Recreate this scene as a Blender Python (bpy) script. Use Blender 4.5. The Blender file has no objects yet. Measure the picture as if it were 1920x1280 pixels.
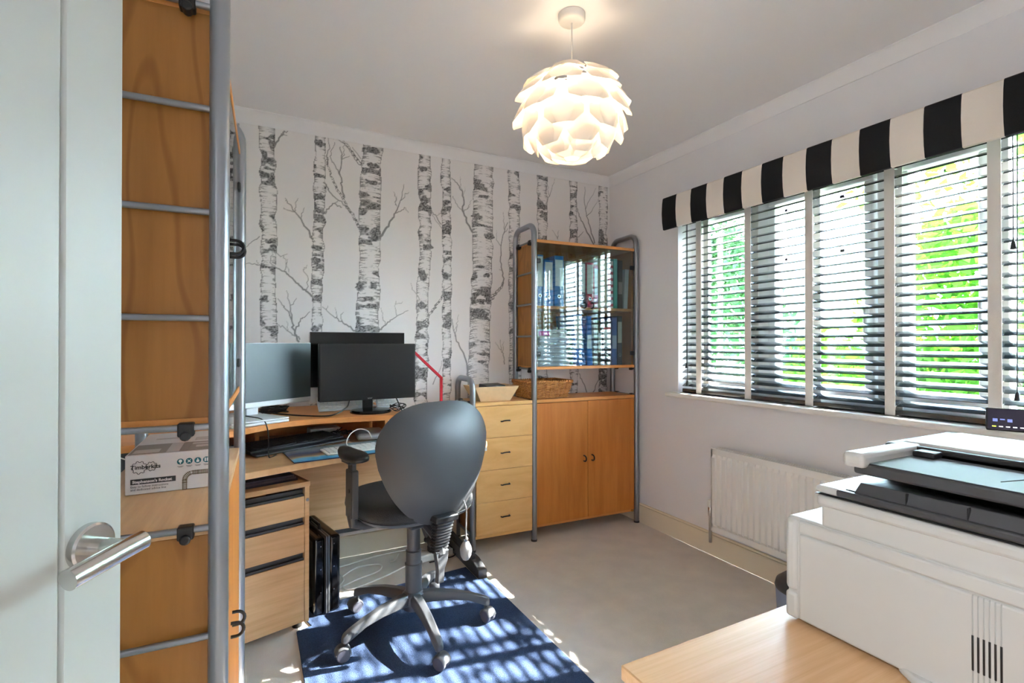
import bpy, math, random
import numpy as np
from mathutils import Vector, Matrix
R = math.radians
rng = random.Random(7)
sc = bpy.context.scene
COL = sc.collection

# ------------------------------------------------------------------ camera
F_PX, YAW, CAM_H, HORIZON = 951.0, R(27.3), 1.19, 645.0
cam_d = bpy.data.cameras.new('camera'); cam = bpy.data.objects.new('camera', cam_d); COL.objects.link(cam)
cam_d.sensor_width = 36.0; cam_d.lens = F_PX / 1920 * 36.0; cam_d.clip_start = 0.02
cam.location = (0, 0, CAM_H); cam.rotation_euler = (R(90.3), 0, -YAW)
sc.camera = cam

# ------------------------------------------------------------------ world, sun, lights, exposure
w = bpy.data.worlds.new('world'); sc.world = w; w.use_nodes = True
nt = w.node_tree; nt.nodes.clear()
wo = nt.nodes.new('ShaderNodeOutputWorld'); bg = nt.nodes.new('ShaderNodeBackground')
tc = nt.nodes.new('ShaderNodeTexCoord'); sep = nt.nodes.new('ShaderNodeSeparateXYZ'); rp = nt.nodes.new('ShaderNodeValToRGB')
nt.links.new(tc.outputs['Generated'], sep.inputs[0]); nt.links.new(sep.outputs['Z'], rp.inputs['Fac'])
rp.color_ramp.elements[0].position = 0.0; rp.color_ramp.elements[0].color = (0.76, 0.89, 1.0, 1)
rp.color_ramp.elements[1].position = 0.8; rp.color_ramp.elements[1].color = (0.42, 0.66, 1.0, 1)
nt.links.new(rp.outputs['Color'], bg.inputs['Color']); bg.inputs['Strength'].default_value = 23.0
nt.links.new(bg.outputs[0], wo.inputs[0])

sun_d = bpy.data.lights.new('sun', 'SUN'); sun_d.energy = 22.0; sun_d.angle = R(0.6); sun_d.color = (1.0, 0.95, 0.88)
sun = bpy.data.objects.new('sun', sun_d); COL.objects.link(sun)
sun.rotation_euler = Vector((-1, 0.17, -0.77)).to_track_quat('-Z', 'Y').to_euler()

fill_d = bpy.data.lights.new('added_fill_light', 'AREA'); fill_d.shape = 'RECTANGLE'; fill_d.size = .5; fill_d.size_y = .5  # added area light, out of view, to fill the room from beyond the doorway
fill_d.energy = 9.0; fill_d.color = (1.0, 0.97, 0.95)
fill = bpy.data.objects.new('added_fill_light', fill_d); COL.objects.link(fill)
fill.location = (-1.25, -0.16, 2.36)
fill.rotation_euler = (0, 0, 0)

vs = sc.view_settings
vs.view_transform = 'Standard'; vs.look = 'None'; vs.gamma = 1.0; vs.use_curve_mapping = False
vs.exposure = 2.74
cy = sc.cycles
cy.use_denoising = True
cy.caustics_reflective = True; cy.caustics_refractive = False
cy.sample_clamp_indirect = 6.0
cy.max_bounces = 10; cy.diffuse_bounces = 6; cy.transparent_max_bounces = 16

# ------------------------------------------------------------------ materials
def srgb(r, g, b):
    def f(c):
        c /= 255.0
        return c / 12.92 if c <= 0.04045 else ((c + 0.055) / 1.055) ** 2.4
    return (f(r), f(g), f(b), 1.0)

def base_mat(name):
    m = bpy.data.materials.new(name); m.use_nodes = True
    return m, m.node_tree, m.node_tree.nodes['Principled BSDF']

def mat(name, col, rough=0.5, metal=0.0, spec=0.5, noise=0.0, nscale=40, bump=0.0, bscale=200, emit=None, estr=0, coat=0.0, sheen=0.0):
    m, t, b = base_mat(name)
    b.inputs['Base Color'].default_value = col
    b.inputs['Roughness'].default_value = rough; b.inputs['Metallic'].default_value = metal
    b.inputs['Specular IOR Level'].default_value = spec
    b.inputs['Coat Weight'].default_value = coat
    b.inputs['Sheen Weight'].default_value = sheen
    if emit:
        b.inputs['Emission Color'].default_value = emit; b.inputs['Emission Strength'].default_value = estr
    if noise or bump:
        c = t.nodes.new('ShaderNodeTexCoord')
    if noise:
        n = t.nodes.new('ShaderNodeTexNoise'); n.inputs['Scale'].default_value = nscale; n.inputs['Detail'].default_value = 6
        t.links.new(c.outputs['Object'], n.inputs['Vector'])
        h = t.nodes.new('ShaderNodeHueSaturation'); h.inputs['Color'].default_value = col
        mr = t.nodes.new('ShaderNodeMapRange'); mr.inputs['From Min'].default_value = .3; mr.inputs['From Max'].default_value = .7
        mr.inputs['To Min'].default_value = 1 - noise; mr.inputs['To Max'].default_value = 1 + noise
        t.links.new(n.outputs['Fac'], mr.inputs['Value']); t.links.new(mr.outputs[0], h.inputs['Value'])
        t.links.new(h.outputs[0], b.inputs['Base Color'])
    if bump:
        n2 = t.nodes.new('ShaderNodeTexNoise'); n2.inputs['Scale'].default_value = bscale; n2.inputs['Detail'].default_value = 4
        t.links.new(c.outputs['Object'], n2.inputs['Vector'])
        bp = t.nodes.new('ShaderNodeBump'); bp.inputs['Strength'].default_value = bump; bp.inputs['Distance'].default_value = 0.01
        t.links.new(n2.outputs['Fac'], bp.inputs['Height']); t.links.new(bp.outputs[0], b.inputs['Normal'])
    return m

def wood(name, light, dark, scale=(30, 3, 30), rough=0.42, figure=0.0):
    m, t, b = base_mat(name)
    b.inputs['Roughness'].default_value = rough; b.inputs['Specular IOR Level'].default_value = 0.4
    c = t.nodes.new('ShaderNodeTexCoord'); mp = t.nodes.new('ShaderNodeMapping'); mp.inputs['Scale'].default_value = scale
    n = t.nodes.new('ShaderNodeTexNoise'); n.inputs['Scale'].default_value = 1.0; n.inputs['Detail'].default_value = 8; n.inputs['Roughness'].default_value = .6
    n.inputs['Distortion'].default_value = 0.12 + figure * 3
    r = t.nodes.new('ShaderNodeValToRGB')
    r.color_ramp.elements[0].position = .3; r.color_ramp.elements[0].color = dark
    r.color_ramp.elements[1].position = .62; r.color_ramp.elements[1].color = light
    t.links.new(c.outputs['Object'], mp.inputs[0]); t.links.new(mp.outputs[0], n.inputs['Vector'])
    t.links.new(n.outputs['Fac'], r.inputs['Fac']); t.links.new(r.outputs['Color'], b.inputs['Base Color'])
    return m

def glass_mat(name, tint, refl=1.0):
    m = bpy.data.materials.new(name); m.use_nodes = True; t = m.node_tree; t.nodes.clear()
    o = t.nodes.new('ShaderNodeOutputMaterial'); mx = t.nodes.new('ShaderNodeMixShader')
    tr = t.nodes.new('ShaderNodeBsdfTransparent'); gl = t.nodes.new('ShaderNodeBsdfGlossy'); fr = t.nodes.new('ShaderNodeFresnel')
    tr.inputs['Color'].default_value = tint; gl.inputs['Roughness'].default_value = 0.0; fr.inputs['IOR'].default_value = 1.5
    mu = t.nodes.new('ShaderNodeMath'); mu.operation = 'MULTIPLY'; mu.inputs[1].default_value = refl; mu.use_clamp = True
    t.links.new(fr.outputs[0], mu.inputs[0]); t.links.new(mu.outputs[0], mx.inputs['Fac'])
    t.links.new(tr.outputs[0], mx.inputs[1]); t.links.new(gl.outputs[0], mx.inputs[2]); t.links.new(mx.outputs[0], o.inputs['Surface'])
    return m

def leaf_mat(name, col, trans):
    m = bpy.data.materials.new(name); m.use_nodes = True; t = m.node_tree; t.nodes.clear()
    o = t.nodes.new('ShaderNodeOutputMaterial'); mx = t.nodes.new('ShaderNodeMixShader'); mx.inputs['Fac'].default_value = .5
    d = t.nodes.new('ShaderNodeBsdfDiffuse'); tl = t.nodes.new('ShaderNodeBsdfTranslucent')
    c = t.nodes.new('ShaderNodeTexCoord'); n = t.nodes.new('ShaderNodeTexNoise'); n.inputs['Scale'].default_value = 2.5
    t.links.new(c.outputs['Object'], n.inputs['Vector'])
    for sh, cc in ((d, col), (tl, trans)):
        h = t.nodes.new('ShaderNodeHueSaturation'); h.inputs['Color'].default_value = cc
        mr = t.nodes.new('ShaderNodeMapRange'); mr.inputs['From Min'].default_value = .3; mr.inputs['From Max'].default_value = .7
        mr.inputs['To Min'].default_value = .6; mr.inputs['To Max'].default_value = 1.4
        t.links.new(n.outputs['Fac'], mr.inputs['Value']); t.links.new(mr.outputs[0], h.inputs['Value']); t.links.new(h.outputs[0], sh.inputs['Color'])
    t.links.new(d.outputs[0], mx.inputs[1]); t.links.new(tl.outputs[0], mx.inputs[2]); t.links.new(mx.outputs[0], o.inputs['Surface'])
    return m

M = {}
M['wall'] = mat('wall_paint', srgb(238, 238, 241), .85, bump=.04, bscale=150)
M['ceiling'] = mat('ceiling_paint', srgb(244, 244, 246), .9)
M['skirt'] = mat('cream_gloss', srgb(236, 226, 204), .4)
M['carpet'] = mat('beige_carpet', srgb(230, 222, 212), .95, noise=.05, nscale=9, bump=.6, bscale=420, spec=.1)
M['rug'] = mat('navy_rug', srgb(66, 82, 112), .95, noise=.35, nscale=300, bump=.9, bscale=380, spec=.1)
M['door'] = mat('door_paint', srgb(192, 197, 195), .35)
M['white'] = mat('white_plastic', srgb(232, 232, 230), .35)
M['printer_white'] = mat('printer_white', srgb(190, 191, 188), .35)
M['white_matt'] = mat('white_matt', srgb(238, 236, 232), .6)
M['upvc'] = mat('window_frame_white', srgb(244, 245, 246), .3)
M['steel'] = mat('grey_tube_paint', srgb(150, 154, 160), .32, metal=.75)
M['chrome'] = mat('brushed_chrome', srgb(205, 203, 200), .22, metal=1.0)
M['black'] = mat('black_plastic', srgb(26, 26, 28), .4)
M['black_gloss'] = mat('black_gloss', srgb(12, 12, 14), .12)
M['screen'] = mat('dark_screen', srgb(20, 20, 22), .38)
M['screen_soft'] = mat('matt_screen', srgb(52, 70, 76), .36, spec=1.0)
M['charcoal'] = mat('charcoal_plastic', srgb(62, 63, 66), .45)
M['chair_shell'] = mat('grey_vinyl', srgb(58, 60, 63), .42, bump=.12, bscale=500)
M['chair_metal'] = mat('grey_chair_metal', srgb(86, 88, 92), .38, metal=.3)
M['chair_fabric'] = mat('black_upholstery', srgb(24, 25, 28), .7, bump=.3, bscale=300, sheen=.08)
M['caster'] = mat('caster_grey', srgb(88, 88, 98), .4)
M['slat'] = mat('slat_black_gloss', srgb(46, 52, 56), .16, spec=.8, coat=.6)
M['tape'] = mat('white_tape', srgb(232, 228, 222), .8, bump=.2, bscale=600)
M['stripe_white'] = mat('white_linen', srgb(232, 224, 214), .9, bump=.2, bscale=500)
M['stripe_black'] = mat('black_linen', srgb(14, 15, 20), .9, bump=.2, bscale=500)
M['honey'] = wood('honey_birch', srgb(206, 130, 58), srgb(188, 110, 42), (22, 22, 2.0))
M['honey_edge'] = wood('honey_edge', srgb(222, 152, 84), srgb(205, 134, 66), (2.0, 22, 30))
M['ply'] = wood('birch_ply', srgb(176, 120, 56), srgb(160, 106, 46), (24, 24, 2.0))
def figured(m, scale, lines, dark):          # cathedral figure: contour lines of a stretched noise field
    t = m.node_tree; b = t.nodes['Principled BSDF']; src = b.inputs['Base Color'].links[0].from_socket
    c = t.nodes.new('ShaderNodeTexCoord'); mp = t.nodes.new('ShaderNodeMapping'); mp.inputs['Scale'].default_value = scale
    n = t.nodes.new('ShaderNodeTexNoise'); n.inputs['Scale'].default_value = 1; n.inputs['Detail'].default_value = 1.5
    mu = t.nodes.new('ShaderNodeMath'); mu.operation = 'MULTIPLY'; mu.inputs[1].default_value = lines
    sn = t.nodes.new('ShaderNodeMath'); sn.operation = 'SINE'
    mr = t.nodes.new('ShaderNodeMapRange'); mr.inputs['From Min'].default_value = .55; mr.inputs['From Max'].default_value = 1.0; mr.inputs['To Min'].default_value = 0; mr.inputs['To Max'].default_value = dark
    mx = t.nodes.new('ShaderNodeMix'); mx.data_type = 'RGBA'; mx.blend_type = 'MULTIPLY'; mx.inputs['B'].default_value = (.62, .5, .36, 1)
    t.links.new(c.outputs['Object'], mp.inputs[0]); t.links.new(mp.outputs[0], n.inputs['Vector']); t.links.new(n.outputs['Fac'], mu.inputs[0]); t.links.new(mu.outputs[0], sn.inputs[0])
    t.links.new(sn.outputs[0], mr.inputs['Value']); t.links.new(mr.outputs[0], mx.inputs['Factor']); t.links.new(src, mx.inputs['A']); t.links.new(mx.outputs['Result'], b.inputs['Base Color'])
figured(M['ply'], (5, 5, 1.3), 75, .55)
M['birch'] = wood('pale_birch', srgb(236, 188, 122), srgb(222, 168, 98), (3.0, 14, 12), figure=.3)
M['beech'] = wood('pale_beech', srgb(224, 184, 138), srgb(204, 160, 114), (2.5, 40, 40))
M['beech_top'] = wood('beech_top', srgb(222, 182, 136), srgb(204, 158, 112), (2.5, 40, 6))
M['riser'] = wood('orange_beech', srgb(216, 146, 84), srgb(192, 120, 62), (2.5, 30, 30))
M['table'] = wood('oak_table', srgb(212, 174, 132), srgb(198, 156, 112), (2.5, 110, 60))
M['kraft'] = mat('kraft_wood', srgb(222, 190, 146), .7, noise=.06, nscale=30)
M['wicker'] = wood('wicker', srgb(212, 150, 84), srgb(160, 96, 46), (60, 60, 60), rough=.5)
M['red'] = mat('red_enamel', srgb(200, 20, 44), .35)
M['silver'] = mat('silver_alu', srgb(200, 204, 208), .3, metal=.6)
M['silver_lt'] = mat('silver_light', srgb(222, 226, 230), .35, metal=.2)
M['cable_w'] = mat('white_cable', srgb(225, 222, 214), .5)
M['cable_b'] = mat('black_cable', srgb(22, 22, 24), .5)
M['paper'] = mat('paper_white', srgb(230, 232, 240), .8)
M['glass'] = glass_mat('window_glass', (.95, .97, .97, 1), .8)
M['glass_cab'] = glass_mat('cabinet_glass', (.88, .95, .95, 1), 1.0)
M['brick_pale'] = mat('pale_render', srgb(236, 236, 238), .9)
M['grass'] = mat('lawn', srgb(96, 128, 60), .95, noise=.3, nscale=3)
M['bark'] = mat('bark', srgb(92, 74, 58), .9, noise=.3, nscale=10)
M['leaf'] = leaf_mat('bright_leaf', srgb(40, 72, 20), srgb(64, 108, 22))
M['leaf2'] = leaf_mat('deep_leaf', srgb(38, 62, 38), srgb(60, 92, 44))
M['ink'] = mat('print_ink', srgb(58, 58, 60), .7)
M['teal'] = mat('teal_print', srgb(34, 108, 122), .7)
M['track_print'] = mat('track_print', srgb(120, 104, 84), .7)
M['carton'] = mat('carton_white', srgb(226, 222, 222), .65)

# ------------------------------------------------------------------ mesh builder
class MB:
    def __init__(self): self.v = []; self.f = []; self.mi = []; self.cur = 0
    def add(self, vs_, fs_, X=None):
        o = len(self.v)
        if X is not None: vs_ = [X @ Vector(p) for p in vs_]
        self.v += [tuple(p) for p in vs_]
        for f in fs_: self.f.append(tuple(i + o for i in f)); self.mi.append(self.cur)
        return self
    def box(self, x0, y0, z0, x1, y1, z1, X=None):
        v = [(x0,y0,z0),(x1,y0,z0),(x1,y1,z0),(x0,y1,z0),(x0,y0,z1),(x1,y0,z1),(x1,y1,z1),(x0,y1,z1)]
        return self.add(v, [(0,3,2,1),(4,5,6,7),(0,1,5,4),(1,2,6,5),(2,3,7,6),(3,0,4,7)], X)
    def prism(self, poly, z0, z1, X=None):
        n = len(poly)
        v = [(p[0], p[1], z0) for p in poly] + [(p[0], p[1], z1) for p in poly]
        f = [tuple(range(n - 1, -1, -1)), tuple(range(n, 2 * n))] + [(i, (i+1) % n, n + (i+1) % n, n + i) for i in range(n)]
        return self.add(v, f, X)
    def lathe(self, prof, n=24, X=None, cap=True):
        v = []; f = []
        for r, z in prof:
            for k in range(n):
                a = 2 * math.pi * k / n; v.append((r * math.cos(a), r * math.sin(a), z))
        for i in range(len(prof) - 1):
            for k in range(n):
                f.append((i*n + k, i*n + (k+1) % n, (i+1)*n + (k+1) % n, (i+1)*n + k))
        if cap:
            f.append(tuple(range(n - 1, -1, -1))); f.append(tuple((len(prof)-1)*n + k for k in range(n)))
        return self.add(v, f, X)
    def tube(self, pts, r, n=10, closed=False, X=None, sq=False):
        pts = [Vector(p) for p in pts]; N = len(pts)
        rs = r if isinstance(r, (list, tuple)) else [r] * N
        v = []; f = []; prev = None
        for i, p in enumerate(pts):
            if closed: t = pts[(i+1) % N] - pts[i-1]
            else: t = pts[min(i+1, N-1)] - pts[max(i-1, 0)]
            t.normalize()
            if prev is None:
                a = Vector((0, 0, 1)) if abs(t.z) < .9 else Vector((1, 0, 0))
                u = a.cross(t).normalized()
            else:
                u = (prev - t * prev.dot(t)).normalized()
            prev = u; w_ = t.cross(u)
            for k in range(n):
                a = 2 * math.pi * (k + (.5 if sq else 0)) / n
                v.append(p + (u * math.cos(a) + w_ * math.sin(a)) * rs[i])
        m = N if closed else N - 1
        for i in range(m):
            j = (i + 1) % N
            for k in range(n):
                f.append((i*n + k, i*n + (k+1) % n, j*n + (k+1) % n, j*n + k))
        if not closed:
            f.append(tuple(range(n - 1, -1, -1))); f.append(tuple((N-1)*n + k for k in range(n)))
        return self.add(v, f, X)
    def grid(self, rows, closed_u=False):
        nr, nc = len(rows), len(rows[0]); v = [p for r_ in rows for p in r_]; f = []
        for i in range(nr - 1):
            for k in range(nc if closed_u else nc - 1):
                f.append((i*nc + k, i*nc + (k+1) % nc, (i+1)*nc + (k+1) % nc, (i+1)*nc + k))
        return self.add(v, f)
    def mesh(self, name, mats, smooth=38):
        me = bpy.data.meshes.new(name); me.from_pydata(self.v, [], self.f)
        if not isinstance(mats, (list, tuple)): mats = [mats]
        for m_ in mats: me.materials.append(m_)
        me.polygons.foreach_set('material_index', self.mi)
        if smooth:
            me.polygons.foreach_set('use_smooth', [True] * len(me.polygons)); me.set_sharp_from_angle(angle=R(smooth))
        me.update(); return me
    def build(self, name, mats, parent=None, bevel=0.0, seg=2, smooth=38, label=None):
        o = bpy.data.objects.new(name, self.mesh(name, mats, smooth)); COL.objects.link(o)
        if parent: o.parent = parent
        if bevel:
            md = o.modifiers.new('bevel', 'BEVEL'); md.width = bevel; md.segments = seg; md.limit_method = 'ANGLE'; md.angle_limit = R(40)
        if label: o['label'] = label
        return o

def tag(o, label, cat, group=None, kind=None):
    o['label'] = label; o['category'] = cat
    if group: o['group'] = group
    if kind: o['kind'] = kind
    return o
def thing(name, label, cat, loc=(0,0,0), rz=0.0, group=None):
    o = bpy.data.objects.new(name, None); o.empty_display_size = .05; COL.objects.link(o)
    o.location = loc; o.rotation_euler = (0, 0, rz)
    return tag(o, label, cat, group)
def struct(o): o['kind'] = 'structure'; return o
def copy_tree(o, parent=None):
    c = o.copy(); COL.objects.link(c)
    if parent is not None: c.parent = parent
    for ch in list(o.children): copy_tree(ch, c)
    return c
def box(name, m, parent, x0, y0, z0, x1, y1, z1, bevel=0.0, seg=2, label=None):
    return MB().box(x0, y0, z0, x1, y1, z1).build(name, m, parent, bevel, seg, label=label)
def arc(c, r, a0, a1, n, ax=(1,0,0), ay=(0,0,1)):
    c = Vector(c); ax = Vector(ax); ay = Vector(ay)
    return [c + ax * r * math.cos(R(a0 + (a1-a0)*i/n)) + ay * r * math.sin(R(a0 + (a1-a0)*i/n)) for i in range(n + 1)]
def spline(pts, n=8):
    P = [Vector(p) for p in pts]; P = [P[0]*2 - P[1]] + P + [P[-1]*2 - P[-2]]; out = []
    for i in range(1, len(P) - 2):
        for k in range(n):
            t = k / n; a, b, c, d = P[i-1], P[i], P[i+1], P[i+2]
            out.append(0.5 * ((2*b) + (c - a)*t + (2*a - 5*b + 4*c - d)*t*t + (3*b - a - 3*c + d)*t**3))
    out.append(P[-2]); return out
def text(name, body, size, m, parent, mtx, extrude=0.0002, align='LEFT', bold=0.0):
    cu = bpy.data.curves.new(name, 'FONT'); cu.body = body; cu.size = size; cu.extrude = extrude; cu.align_x = align; cu.offset = bold
    cu.materials.append(m); cu.resolution_u = 2
    tmp = bpy.data.objects.new(name, cu); COL.objects.link(tmp)
    bpy.context.view_layer.update()
    me = bpy.data.meshes.new_from_object(tmp.evaluated_get(bpy.context.evaluated_depsgraph_get()))
    bpy.data.objects.remove(tmp); me.name = name
    o = bpy.data.objects.new(name, me); COL.objects.link(o); o.parent = parent; o.matrix_local = mtx
    return o

# ------------------------------------------------------------------ room shell
WX, WY, CZ, LX, NY = 2.33, 2.96, 2.40, -0.66, -0.75
struct(MB().box(LX-1.3, NY-.1, -.05, WX, WY+.1, 0).build('floor', M['carpet']))
struct(MB().box(LX-1.3, NY-.1, CZ, WX+.25, WY+.1, CZ+.06).build('ceiling', M['ceiling']))
OY0, OY1, OZ0, OZ1 = 0.33, 2.294, 0.897, 2.02          # window opening in the right wall
b = MB()
b.box(WX, NY-.1, 0, WX+.25, OY0, CZ).box(WX, OY1, 0, WX+.25, WY+.1, CZ).box(WX, OY0, 0, WX+.25, OY1, OZ0).box(WX, OY0, OZ1, WX+.25, OY1, CZ)
struct(b.build('wall_right', M['wall']))
struct(MB().box(LX-.1, .25, 0, LX, WY+.1, CZ).box(LX-.1, NY, 0, LX, -.58, CZ).box(LX-.1, -.58, 2.03, LX, .25, CZ).build('wall_left', M['wall']))
struct(MB().box(LX-1.3, NY-.1, 0, WX+.25, NY, CZ).build('wall_near', M['wall']))
struct(MB().box(LX-1.4, NY-.1, 0, LX-1.3, .95, CZ).box(LX-1.3, .85, 0, LX-.1, .95, CZ).build('wall_light_block', M['wall']))  # unseen walls added to stop sky light entering through the open doorway
# coving: a small quarter hollow along the right and back walls
def coving(name, p0, p1, inward):
    p0, p1, iw = Vector(p0), Vector(p1), Vector(inward); rows = []
    prof = [(0.0, -.068), (.004, -.068), (.005, -.06), (.010, -.038), (.018, -.018), (.030, -.006), (.034, -.005), (.034, 0.0), (0.0, 0.0)]
    rows = [[p + iw * a + Vector((0, 0, z)) for a, z in prof] for p in (p0, p1)]
    return struct(MB().grid(rows).build(name, M['ceiling'], smooth=50))
coving('trim_1', (WX, NY, CZ), (WX, WY, CZ), (-1, 0, 0))
coving('trim_2', (LX, WY, CZ), (WX, WY, CZ), (0, -1, 0))
struct(MB().prism([(WX-.016, NY), (WX, NY), (WX, WY), (WX-.016, WY)], 0, .115).prism([(WX-.009, NY), (WX, NY), (WX, WY), (WX-.009, WY)], .115, .128).build('baseboard_right', M['skirt'], bevel=.003))
struct(MB().box(LX, WY-.016, 0, WX-.017, WY, .118).build('baseboard_back', M['skirt'], bevel=.004))

# ---- back wall with the printed birch wallpaper (ink laid on a fine grid as a colour attribute)
cY, sY = math.cos(YAW), math.sin(YAW)
def wall_pt(u, v):
    k = (u - 960) / F_PX; d = WY / (cY - k * sY); r = k * d
    return (r * cY + d * sY, CAM_H - (v - HORIZON) / F_PX * d)
def birch_ink(xs, zs):
    nrng = np.random.default_rng(5)
    NX, NZ = len(xs), len(zs); ink = np.zeros((NZ, NX), np.float32)
    def vnoise(X, Z, seed):
        g = np.random.default_rng(seed).random((512, 512)).astype(np.float32)
        xi = np.floor(X).astype(int); zi = np.floor(Z).astype(int); fx = X - xi; fz = Z - zi
        fx = fx*fx*(3-2*fx); fz = fz*fz*(3-2*fz); a = xi & 511; b_ = zi & 511; a1 = (a+1) & 511; b1 = (b_+1) & 511
        return (g[b_, a]*(1-fx) + g[b_, a1]*fx)*(1-fz) + (g[b1, a]*(1-fx) + g[b1, a1]*fx)*fz
    def fb(X, Z, seed): return vnoise(X, Z, seed)*.55 + vnoise(X*2.1, Z*2.1, seed+1)*.28 + vnoise(X*4.3, Z*4.3, seed+2)*.17
    def stroke(pts, w0, w1, px=True, hollow=False):
        P = np.array([wall_pt(*p) for p in pts] if px else pts); n = len(P) - 1
        # roughen
        Q = [P[0]]
        for i in range(n):
            for k in range(1, 5):
                q = P[i] + (P[i+1]-P[i])*k/4
                if k < 4: q = q + nrng.normal(0, .0035, 2)
                Q.append(q)
        Q = np.array(Q); m = len(Q) - 1
        for i in range(m):
            w0_, w1_ = w0*.62, w1*.7; wa = w0_ + (w1_-w0_)*i/m; wb = w0_ + (w1_-w0_)*(i+1)/m; a, c = Q[i], Q[i+1]; W = max(wa, wb) + .006
            i0, i1 = np.searchsorted(xs, [min(a[0], c[0])-W, max(a[0], c[0])+W]); j0, j1 = np.searchsorted(zs, [min(a[1], c[1])-W, max(a[1], c[1])+W])
            if i1 <= i0 or j1 <= j0: continue
            X, Z = np.meshgrid(xs[i0:i1], zs[j0:j1]); d = c - a; L = max(d @ d, 1e-9)
            t = np.clip(((X-a[0])*d[0] + (Z-a[1])*d[1]) / L, 0, 1); ww = wa + (wb-wa)*t
            ds = np.hypot(X-a[0]-t*d[0], Z-a[1]-t*d[1])
            k = np.clip((ww - ds)/.0025 + .5, 0, 1)
            if hollow:
                inner = np.clip((ww*.62 - ds)/.0025 + .5, 0, 1); sp = vnoise(X*90, Z*160, 77) > .62
                k2 = np.where(inner > .5, np.where(sp, .7, .05), k*.85)
                ink[j0:j1, i0:i1] = np.where(k > .4, k2, ink[j0:j1, i0:i1])
            else:
                ink[j0:j1, i0:i1] = np.maximum(ink[j0:j1, i0:i1], k*.70)
    trunks = [  # rows of (v, left u, right u)
        [(235,485,514),(300,487,516),(420,488,518),(540,488,518),(640,489,520),(800,489,521)],
        [(253,590,612),(380,587,609),(460,586,607),(560,584,604),(640,584,603),(800,583,603)],
        [(270,680,717),(330,676,713),(420,672,712),(500,673,712),(560,669,711),(625,666,709),(800,664,707)],
        [(288,784,808),(380,786,808),(470,785,808),(520,782,806),(570,780,804),(640,778,803),(780,777,801)],
        [(295,827,844),(400,828,846),(520,830,846),(640,829,846),(740,828,845),(800,828,845)],
        [(307,888,925),(400,886,924),(500,886,922),(545,883,921),(625,880,919),(720,877,916),(800,876,915)],
        [(318,953,974),(400,954,975),(800,955,977)],
        [(327,1007,1026),(440,1008,1026),(800,1008,1027)],
        [(338,1068,1083),(440,1069,1083),(800,1069,1084)],
        [(226,420,446),(420,420,448),(800,420,450)], [(222,372,392),(420,372,392),(800,371,391)],
        [(347,1123,1139),(440,1123,1138),(800,1122,1138)],
    ]
    mess = [1.0, 1.15, 1.0, .75, 1.25, .45, 1.1, 1.1, 1.2, .8, 1.1, .9]
    for ti, rows in enumerate(trunks):
        A = np.array([[*wall_pt(l, v), *wall_pt(r_, v)] for v, l, r_ in rows])
        zt = A[0, 1]; zz = A[:, 1][::-1]
        jj = np.where(zs < zt + .012)[0]; Zc = zs[jj]
        xl = np.interp(Zc, zz, A[:, 0][::-1]); xr = np.interp(Zc, zz, A[:, 2][::-1])
        xl = xl + (vnoise(Zc*0+ti*7.3, Zc*22, 31+ti)-.5)*.016; xr = xr + (vnoise(Zc*0+ti*3.1, Zc*22, 61+ti)-.5)*.016
        i0, i1 = np.searchsorted(xs, [xl.min()-.02, xr.max()+.02])
        if i1 - i0 < 3: continue
        X = xs[i0:i1][None, :].repeat(len(jj), 0); Z = Zc[:, None].repeat(i1-i0, 1)
        L = xl[:, None]; Rr = xr[:, None]; wid = Rr - L; s = (X - L)/wid
        inside = (s > 0) & (s < 1) & (Z < zt + .01*(vnoise(X*60, Z*0, 9+ti)-.3))
        e = np.minimum(X - L, Rr - X)                           # distance to the nearer edge
        sag = Z + .25*wid*(4*(s-.5)**2)*(0.35 if ti % 2 else .2)  # marks sag across the trunk
        st = fb(X*26+ti*11, sag*210, 100+ti*9)                  # fine horizontal scratches
        bandn = fb(X*6+ti*5, sag*26, 200+ti*9)
        side = np.clip(np.abs(2*s-1), 0, 1)
        k = np.clip((st - (.66 - .20*side - .10*(bandn-.5)*mess[ti]))/.08, 0, 1)*(.2 + .5*side)
        pat = fb(X*(9 if wid.mean() < .09 else 7)+ti*3, sag*(34 if ti in (1, 4, 8) else 22), 300+ti*9)
        asym = .07*np.sin(sag*31+ti)*(2*s-1)
        tex = fb(X*150, Z*190, 400+ti)
        dk = np.clip((pat + asym - (.646 - .075*(mess[ti]-.4) - .045*(side**2)))/.035, 0, 1)
        k = np.maximum(k, dk*np.clip(.66 + (tex-.45)*1.1, .35, .95))
        k = np.maximum(k, np.exp(-(e/.0032)**2)*(.45 + .5*vnoise(X*40, Z*45, 500+ti)))
        topd = np.clip(1-(zt-Z)/.035, 0, 1)*(side**2)
        k = np.maximum(k, topd*.8)
        sub = ink[jj[0]:jj[-1]+1, i0:i1]; sub[inside] = k[inside]
    def eye(u, v, ru, rv, kind=0, seed=0):                      # hand placed knots
        x, z = wall_pt(u, v); x2, _ = wall_pt(u+ru, v); _, z2 = wall_pt(u, v-rv); rx, rz = x2-x, z2-z
        i0, i1 = np.searchsorted(xs, [x-rx*1.1, x+rx*1.1]); j0, j1 = np.searchsorted(zs, [z-rz*1.3, z+rz*1.3])
        X, Z = np.meshgrid(xs[i0:i1], zs[j0:j1]); a = (X-x)/rx; b_ = (Z-z)/rz
        if kind == 0: d = np.hypot(a, b_)
        else: d = np.abs(np.hypot(a, (b_+.55)*.8) - .78)/.26 + np.where(b_ < -.9, 2, 0)      # horseshoe
        d = d + (vnoise(X*70, Z*90, 900+seed)-.5)*.7
        t = vnoise(X*180, Z*210, 950+seed)
        k = np.clip((1-d)/.25, 0, 1)*(.5 + .5*t); ink[j0:j1, i0:i1] = np.maximum(ink[j0:j1, i0:i1], k)
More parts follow.
